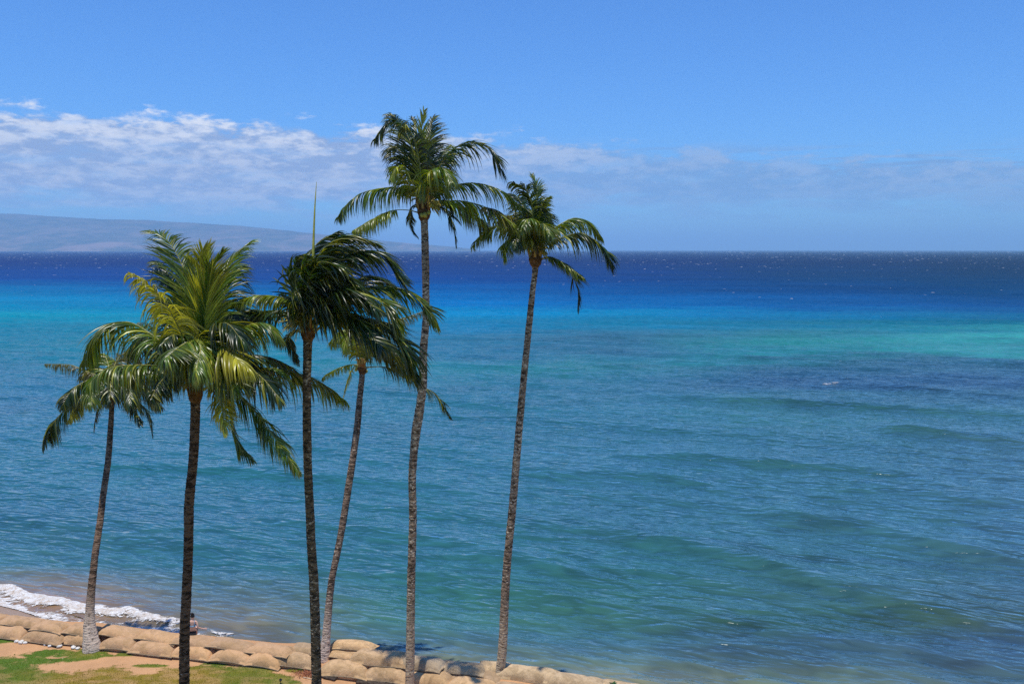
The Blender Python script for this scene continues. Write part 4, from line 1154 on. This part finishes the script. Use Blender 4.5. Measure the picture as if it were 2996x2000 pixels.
P6 = dict(Y=32.8, Yt=33.6, label='rightmost palm tree with a slim speckled trunk leaning gently rightward', mat=MT_MOT, crown=(0.85, 0.21), size=0.90, droop=1.1,
 trunk=[(1566, 775, 20), (1565, 800, 17.5), (1558, 853, 17.5), (1550, 930, 18.6), (1544, 990, 19), (1537, 1060, 19.5), (1528, 1150, 20), (1517, 1275, 22), (1508, 1380, 22), (1498, 1500, 23), (1488, 1600, 23), (1480, 1700, 24), (1475, 1800, 25), (1470, 1900, 26.5), (1458, 2000, 27), (1456, 2012, 31)],
 fronds=[
  (8, [(760, 900), (860, 730), (980, 630), (1150, 550), (1290, 600), (1430, 750)], 0.9, 'g', dict(droop=1.3)),
  (8, [(770, 920), (880, 820), (1050, 740), (1220, 705), (1380, 790), (1480, 900), (1545, 1060)], -0.6, 'd', dict(droop=1.2)),
  (8, [(770, 990), (860, 950), (940, 955), (1080, 1040), (1250, 1165)], -0.8, 'g', dict(droop=1.3, size=0.75)),
  (8, [(770, 990), (860, 955), (960, 970), (1130, 1130), (1190, 1290), (1185, 1475)], 0.4, 'd', dict(droop=0.9, size=0.75)),
  (8, [(752, 900), (760, 600), (770, 350), (770, 220), (715, 110)], 0.5, 'g', dict(droop=0.3, size=0.6, closed=0.5)),
  (8, [(748, 900), (735, 620), (715, 400), (640, 240), (500, 185)], -0.8, 'd', dict(droop=0.8)),
  (8, [(746, 900), (700, 650), (640, 460), (560, 330), (490, 300)], 1.2, 'd', dict(droop=0.8)),
  (8, [(756, 900), (790, 640), (830, 480), (870, 360), (905, 330)], -0.8, 'm', dict(droop=0.6, size=0.6)),
  (8, [(756, 900), (780, 700), (800, 560), (850, 500), (890, 560)], 2.2, 'd', dict(droop=1.0)),
  (8, [(745, 910), (680, 780), (600, 665), (500, 570), (360, 470), (230, 440)], -1.2, 'o', dict(droop=1.3)),
  (8, [(742, 910), (640, 740), (480, 650), (280, 650), (110, 840)], 0.8, 'g', dict(droop=1.3, size=0.8)),
  (8, [(742, 920), (640, 780), (540, 730), (450, 810), (435, 980)], -1.4, 'm', dict(droop=1.2, size=0.8)),
  (8, [(745, 910), (680, 700), (600, 560), (520, 520), (420, 600)], 2.0, 'd', dict(droop=1.2)),
  (8, [(750, 900), (740, 720), (720, 600), (680, 560), (620, 640)], -2.4, 'g', dict(droop=1.2)),
  (8, [(752, 900), (770, 720), (800, 620), (850, 620), (900, 720)], -2.2, 'g', dict(droop=1.2)),
  (8, [(745, 910), (690, 800), (630, 720), (570, 740), (540, 850)], -1.8, 'd', dict(droop=1.2)),
 ])
palms = [palm(c, 11 + 7 * i) for i, c in enumerate((P1, P2, P3, P4, P5, P6))]
def at(zk, x, y, Y):
    (u, v), = ph(zk, [(x, y)])
    return un(u, v, Y=Y)
spear(palms[2], [(914, 890), (917, 720), (921, 610), (926, 532)], 26.2, 0.052)
flower_cluster(palms[2], at(6, 520, 790, 26.0), (-0.75, -0.7, 0.15), 46, 0.62, 1)
flower_cluster(palms[2], at(6, 650, 760, 26.3), (0.9, -0.2, 0.1), 30, 0.55, 2)
flower_cluster(palms[1], at(5, 460, 950, 25.3), (0.8, -0.5, 0.3), 26, 0.50, 3, thick=0.011)
flower_cluster(palms[1], at(5, 360, 990, 25.3), (-0.8, -0.5, 0.1), 18, 0.40, 4, thick=0.011)
flower_cluster(palms[4], at(7, 760, 790, 32.8), (0.8, -0.5, 0.1), 52, 0.52, 5, thick=0.020, spread=0.6)
flower_cluster(palms[5], at(8, 790, 870, 33.4), (0.8, -0.4, 0.5), 8, 0.5, 6, thick=0.03)
flower_cluster(palms[3], at(6, 985, 1100, 38.7), (-0.2, -0.9, 0.2), 30, 0.38, 7)
nuts(palms[3], at(6, 990, 1120, 38.7), 9, 8, 0.13)
nuts(palms[0], at(4, 650, 985, 39.8), 4, 9, 0.07)
nuts(palms[4], at(7, 735, 850, 32.8), 5, 10, 0.12, 0.07)

# ------------------------------------------------------------------ the seated woman
M_SKIN = simple('skin', (0.78, 0.46, 0.32), 0.5, 0.35, 6, 0.15, 0.002)
M_HAIR = simple('dark_hair', (0.012, 0.009, 0.008), 0.5, 0.4, 30, 0.4, 0.004)
M_TOP = simple('bathing_top', (0.22, 0.42, 0.60), 0.8, 0.2, 20, 0.5, 0.002)
M_SHORTS = simple('black_shorts', (0.012, 0.012, 0.014), 0.8, 0.2, 10, 0.3, 0.002)
def skin_mesh(name, verts, edges, mat, parent, sub=2, root=0):
    me = bpy.data.meshes.new(name)
    me.from_pydata([v[:3] for v in verts], edges, [])
    me.materials.append(mat)
    o = bpy.data.objects.new(name, me)
    COL.objects.link(o)
    o.parent = parent
    md = o.modifiers.new('skin', 'SKIN')
    md.use_smooth_shade = True
    me.skin_vertices.new(name='') if not me.skin_vertices else None
    for i, v in enumerate(verts):
        r_ = v[3] if isinstance(v[3], tuple) else (v[3], v[3])
        me.skin_vertices[0].data[i].radius = r_
        me.skin_vertices[0].data[i].use_root = (i == root)
    sb = o.modifiers.new('sub', 'SUBSURF'); sb.levels = sub; sb.render_levels = sub
    return o
def woman():
    c, L, H = BAG_AT[20]
    p = un(560, 1853, Y=c[1] + 0.28)
    seat = np.array([p[0] + 0.05, p[1], p[2]])
    root = thing('person', tuple(seat), 'woman with dark pinned-up hair sitting on the sandbags facing the sea, one arm held out', 'person')
    root.rotation_euler = (0, 0, R(16))
    V = [(0, 0, 0.10, (0.16, 0.13)), (0, 0.02, 0.24, (0.125, 0.095)), (0, 0.03, 0.40, (0.14, 0.10)), (0, 0.04, 0.50, (0.12, 0.08)), (0.005, 0.05, 0.565, 0.052),
         (0.01, 0.06, 0.60, 0.048), (0.02, 0.075, 0.665, (0.075, 0.085)), (0.022, 0.085, 0.735, (0.078, 0.09)), (0.022, 0.08, 0.79, 0.05)]
    E = [(i, i + 1) for i in range(8)]
    def chain(frm, pts):
        k_ = frm
        for p_ in pts:
            V.append(p_); E.append((k_, len(V) - 1)); k_ = len(V) - 1
        return k_
    # arms
    hand = chain(3, [(0.155, 0.035, 0.485, 0.052), (0.19, 0.0, 0.37, 0.042), (0.215, -0.02, 0.25, 0.036), (0.33, 0.06, 0.17, 0.030), (0.43, 0.12, 0.115, 0.022), (0.475, 0.145, 0.10, (0.030, 0.016))])
    for j, (dx_, dz_, ln_) in enumerate(((0.030, 0.012, 0.075), (0.034, 0.0, 0.085), (0.030, -0.012, 0.08), (0.022, -0.024, 0.062))):
        chain(hand, [(0.475 + dx_ * 0.8, 0.145 + 0.03 - 0.012 * j, 0.10 + dz_ * 0.8, 0.010), (0.475 + dx_ * 1.9, 0.165 + ln_ * 0.3 - 0.012 * j, 0.10 + dz_ * 1.2 - 0.01, 0.0085), (0.475 + dx_ * 2.5, 0.17 + ln_ * 0.5 - 0.012 * j, 0.08 + dz_ * 1.4, 0.007)])
    chain(hand - 1, [(0.44, 0.16, 0.125, 0.011), (0.465, 0.19, 0.13, 0.009)])
    lh = chain(3, [(-0.155, 0.035, 0.485, 0.052), (-0.19, 0.03, 0.37, 0.042), (-0.20, 0.04, 0.26, 0.036), (-0.17, 0.17, 0.21, 0.030), (-0.14, 0.28, 0.19, 0.022), (-0.13, 0.325, 0.185, (0.030, 0.016))])
    for j in range(4):
        chain(lh, [(-0.155 + 0.018 * j, 0.355, 0.182, 0.010), (-0.155 + 0.018 * j, 0.385 + 0.006 * (j % 3), 0.172, 0.0085), (-0.155 + 0.018 * j, 0.41, 0.155, 0.007)])
    chain(lh - 1, [(-0.105, 0.31, 0.185, 0.011), (-0.095, 0.34, 0.175, 0.009)])
    # legs hang over the seaward side of the bag
    for s_ in (-1, 1):
        chain(0, [(s_ * 0.10, 0.10, 0.085, 0.088), (s_ * 0.11, 0.30, 0.095, 0.075), (s_ * 0.11, 0.47, 0.085, 0.058), (s_ * 0.11, 0.51, -0.10, 0.052), (s_ * 0.11, 0.50, -0.32, 0.035), (s_ * 0.11, 0.52, -0.37, 0.034), (s_ * 0.12, 0.62, -0.40, 0.026), (s_ * 0.12, 0.67, -0.405, 0.018)])
    # nose, chin and ears grow from the head
    chain(6, [(0.03, 0.165, 0.665, 0.016)])
    chain(7, [(0.10, 0.075, 0.70, 0.014)])
    chain(7, [(-0.056, 0.075, 0.70, 0.014)])
    skin_mesh('body', V, E, M_SKIN, root)
    skin_mesh('hair', [(0.018, 0.045, 0.66, (0.085, 0.07)), (0.018, 0.055, 0.74, (0.098, 0.09)), (0.02, 0.06, 0.80, (0.07, 0.07)), (0.0, 0.02, 0.84, 0.06), (-0.005, 0.0, 0.89, 0.035)], [(0, 1), (1, 2), (2, 3), (3, 4)], M_HAIR, root)
    skin_mesh('shorts', [(0, 0.0, 0.02, (0.185, 0.15)), (0, 0.005, 0.085, (0.18, 0.145)), (0.12, 0.15, 0.08, 0.102), (0.12, 0.26, 0.09, 0.09), (-0.12, 0.15, 0.08, 0.102), (-0.12, 0.26, 0.09, 0.09)], [(0, 1), (1, 2), (2, 3), (1, 4), (4, 5)], M_SHORTS, root)
    # bathing top: a band round the chest and two shoulder straps
    t = np.linspace(0, 2 * math.pi, 25)
    V1, F1 = tube(np.stack([0.15 * np.cos(t), 0.03 + 0.115 * np.sin(t), 0.345 + 0.01 * np.cos(2 * t)], -1), 0.022, 5)
    o = mesh('bathing_top', V1, F1, M_TOP, root, smooth=True); o.location = (0, 0, 0)
    for s_ in (-1, 1):
        P_ = np.array([[s_ * 0.07, -0.085, 0.35], [s_ * 0.085, -0.075, 0.45], [s_ * 0.09, -0.01, 0.545], [s_ * 0.085, 0.10, 0.50], [s_ * 0.075, 0.155, 0.38]])
        Pq, _ = spline(P_, 16)
        V2, F2 = tube(Pq, 0.010, 5)
        st_ = mesh('strap', V2, F2, M_TOP, o, smooth=True); st_.location = (0, 0, 0)
    me = bpy.data.meshes.new('eye'); bm = bmesh.new(); bmesh.ops.create_icosphere(bm, subdivisions=1, radius=0.011); bm.to_mesh(me); bm.free(); me.materials.append(M_HAIR)
    for s_ in (-1, 1):
        e = bpy.data.objects.new('eye', me); COL.objects.link(e); e.parent = root; e.location = (0.022 + s_ * 0.03, 0.163, 0.70)
woman()

# ------------------------------------------------------------------ small things on the ground
def rock(px, size, label, mat, name='coral_stone', cat='stone', group='white coral stones along the sandbags', z=None, seed=0):
    r = np.random.default_rng(seed)
    p = un(px[0], px[1], z=1.83)
    bm = bmesh.new(); bmesh.ops.create_icosphere(bm, subdivisions=3, radius=1)
    off = r.uniform(0, 50)
    sx_, sy_, sz_ = size * r.uniform(0.8, 1.3), size * r.uniform(0.7, 1.0), size * r.uniform(0.5, 0.8)
    V = np.array([v.co for v in bm.verts]); F_ = np.array([[v.index for v in f.verts] for f in bm.faces]); bm.free()
    d = 0.6 + 0.8 * fbm(V[:, 0] * 1.4 + off, V[:, 1] * 1.4 + V[:, 2] * 1.1, 3, seed)
    V = V * d[:, None] * np.array([sx_, sy_, sz_])
    o = mesh(name, V, F_, mat, smooth=False)
    o.location = (p[0], p[1], 1.83 + sz_ * 0.35); o.rotation_euler = (0, 0, r.uniform(0, 6))
    tag(o, label, cat, group)
M_CORAL = simple('coral_rock', (0.78, 0.74, 0.66), 0.95, 0.1, 12, 0.25, 0.02)
for i, (px, s, lab) in enumerate([
    ((50, 1876), 0.10, 'pale coral stone at the left end of the little pile, under the first bag corner'),
    ((60, 1880), 0.09, 'low whitish coral stone in the middle of the little pile by green grass'),
    ((66, 1877), 0.09, 'upper white coral stone of the pile under the sandbag corner'),
    ((74, 1880), 0.08, 'whitish coral stone at the right end of the little pile'),
    ((131, 1886), 0.05, 'tiny flat white coral chip lying alone on the sand'),
    ((147, 1889), 0.10, 'white coral stone standing apart between the pile and the yellowish stone'),
    ((162, 1885), 0.13, 'yellowish coral stone, largest of those below the sandbag joint'),
    ((163, 1875), 0.06, 'small white stone perched highest against the sandbag'),
    ((174, 1890), 0.10, 'white coral stone immediately right of the yellowish stone'),
    ((215, 1893), 0.11, 'white coral stone nearest the grey palm foot but one'),
    ((228, 1896), 0.10, 'flat white coral stone closest to the flared grey palm foot')]):
    rock(px, s, lab, M_CORAL, seed=700 + i)

M_WOOD = simple('weathered_wood', (0.10, 0.075, 0.055), 0.9, 0.1, 14, 0.6, 0.02)
M_BLACK = simple('black_plastic', (0.012, 0.012, 0.013), 0.5, 0.4, 10, 0.3, 0.003)
def lathe(profile, sides=12):
    t = np.linspace(0, 2 * math.pi, sides, endpoint=False)
    V = np.array([[r_ * math.cos(a_), r_ * math.sin(a_), z_] for r_, z_ in profile for a_ in t])
    return V, grid_faces(len(profile), sides, True)
def rough_board(px0, px1, wid, thick, label, name, cat, seed, zz=1.84):
    a_ = un(*px0, z=zz); b_ = un(*px1, z=zz)
    r = np.random.default_rng(seed)
    L = np.linalg.norm(b_ - a_)
    n, mw = 22, 7
    x = np.linspace(-L / 2, L / 2, n); y = np.linspace(-wid / 2, wid / 2, mw)
    X_, Y_ = np.meshgrid(x, y)
    edge = 1 - 0.35 * fbm(X_ * 5, Y_ * 0 + seed, 3, seed)
    Yy = Y_ * edge
    zt = thick * (0.6 + 0.5 * fbm(X_ * 3, Y_ * 22, 3, seed)); zl = zt * 0 - 0.02
    V = np.concatenate([np.stack([X_, Yy, zt], -1).reshape(-1, 3), np.stack([X_, Yy, zl], -1).reshape(-1, 3)])
    ring = np.concatenate([np.arange(n), np.arange(1, mw) * n + n - 1, (mw - 1) * n + np.arange(n - 2, -1, -1), np.arange(mw - 2, 0, -1) * n])
    nxt = np.roll(ring, -1)
    F_ = np.vstack([grid_faces(mw, n), grid_faces(mw, n)[:, ::-1] + n * mw, np.stack([ring + n * mw, nxt + n * mw, nxt, ring], -1)])
    o = mesh(name, V, F_, M_WOOD)
    c_ = (a_ + b_) / 2
    o.location = (c_[0], c_[1], zz - 0.02); o.rotation_euler = (0, 0, math.atan2(b_[1] - a_[1], b_[0] - a_[0]))
    tag(o, label, cat)
rough_board((951, 1979), (984, 1986), 0.26, 0.10, 'broken dark weathered board lying on the sand right of the middle dark trunk', 'wooden_board', 'board', 801)
rough_board((1043, 1995), (1150, 2004), 0.22, 0.10, 'long flat piece of grey driftwood half under the ground-level sandbags', 'driftwood', 'driftwood', 802)
a_ = un(887, 1980, z=1.83); b_ = un(914, 1986, z=1.84)
Pst, _ = spline(np.array([a_, (a_ + b_) / 2 + [0, 0.01, 0.01], b_]), 10)
V, F_ = tube(Pst, 0.012, 6)
tag(mesh('stick', V, F_, simple('bleached_stick', (0.70, 0.60, 0.42), 0.9, 0.1, 12, 0.3, 0.004), smooth=True), 'thin bleached stick lying on bare sand left of the middle dark trunk', 'stick')
# ground lamp on the lawn
p = un(820, 1997, z=1.82)
root = thing('garden_light', tuple(p), 'small black garden light on a short stake standing in the lawn', 'garden light')
V, F_ = lathe([(0.0, 0.0), (0.012, 0.0), (0.012, 0.09), (0.0, 0.095)]); mesh('stake', V, F_, M_BLACK, root, smooth=True)
V, F_ = lathe([(0.0, 0.0), (0.035, 0.0), (0.050, 0.06), (0.052, 0.085), (0.045, 0.085), (0.040, 0.06), (0.0, 0.05)])
hd = mesh('lamp_head', V, F_, M_BLACK, root, smooth=True); hd.location = (0, 0, 0.085); hd.rotation_euler = (0.35, 0.4, 0)

def sprig(px, zz, n, hgt, label, seed, col=(0.05, 0.12, 0.012), name='weed'):
    r = np.random.default_rng(seed)
    c = un(px[0], px[1], z=zz)
    B = Bag()
    for i in range(n):
        a = r.uniform(0, 6.283); L = hgt * r.uniform(0.5, 1.1)
        d = np.array([math.cos(a) * 0.7, math.sin(a) * 0.7, 0.8])
        st = np.array([r.normal(0, hgt * 0.45), r.normal(0, hgt * 0.2), 0])
        P = [st]
        for k_ in range(3):
            d = norm(d + [0, 0, -0.3]); P.append(P[-1] + d * L / 3)
        P = np.array(P); s_ = np.array([-math.sin(a), math.cos(a), 0]) * 0.018
        wv_ = np.array([0.6, 1.0, 0.8, 0.1])[:, None]
        V_ = np.concatenate([P - s_ * wv_, P + s_ * wv_])
        B.add(V_, [[0, 4, 5, 1], [1, 5, 6, 2], [2, 6, 7, 3]], np.array(col) * r.uniform(0.6, 1.5))
    V, F_, A = B.out()
    o = mesh(name, V, F_, M_LEAF, attr={'leaf_tint': A})
    o.location = tuple(c)
    tag(o, label, 'weed' if name == 'weed' else 'leaves')
sprig((884, 1957), 1.82, 90, 0.20, 'low green weed growing at the foot of the big pale bulging sandbag', 901)
sprig((1795, 1998), 2.30, 30, 0.12, 'little green sprig growing on the last sandbag', 902)
def litter():
    r = np.random.default_rng(77)
    B = Bag()
    for i in range(420):
        c = un(r.normal(905, 22), 1968 + r.normal(0, 6), z=1.84)
        a = r.uniform(0, 6.28); L = r.uniform(0.06, 0.22)
        d = np.array([math.cos(a), math.sin(a), r.uniform(0, 0.5)]); s_ = np.array([-math.sin(a), math.cos(a), 0]) * 0.010
        P = np.array([c, c + d * L])
        B.add(np.array([P[0] - s_, P[0] + s_, P[1] + s_ * 0.3, P[1] - s_ * 0.3]), [[0, 1, 2, 3]], np.array([0.33, 0.13, 0.065]) * r.uniform(0.5, 1.5))
    V, F_, A = B.out()
    o = mesh('leaf_litter', V, F_, M_LEAF, attr={'leaf_tint': A})
    tag(o, 'reddish dry leaf litter heaped by the foot of the dark trunk', 'leaf litter', kind='stuff')
litter()
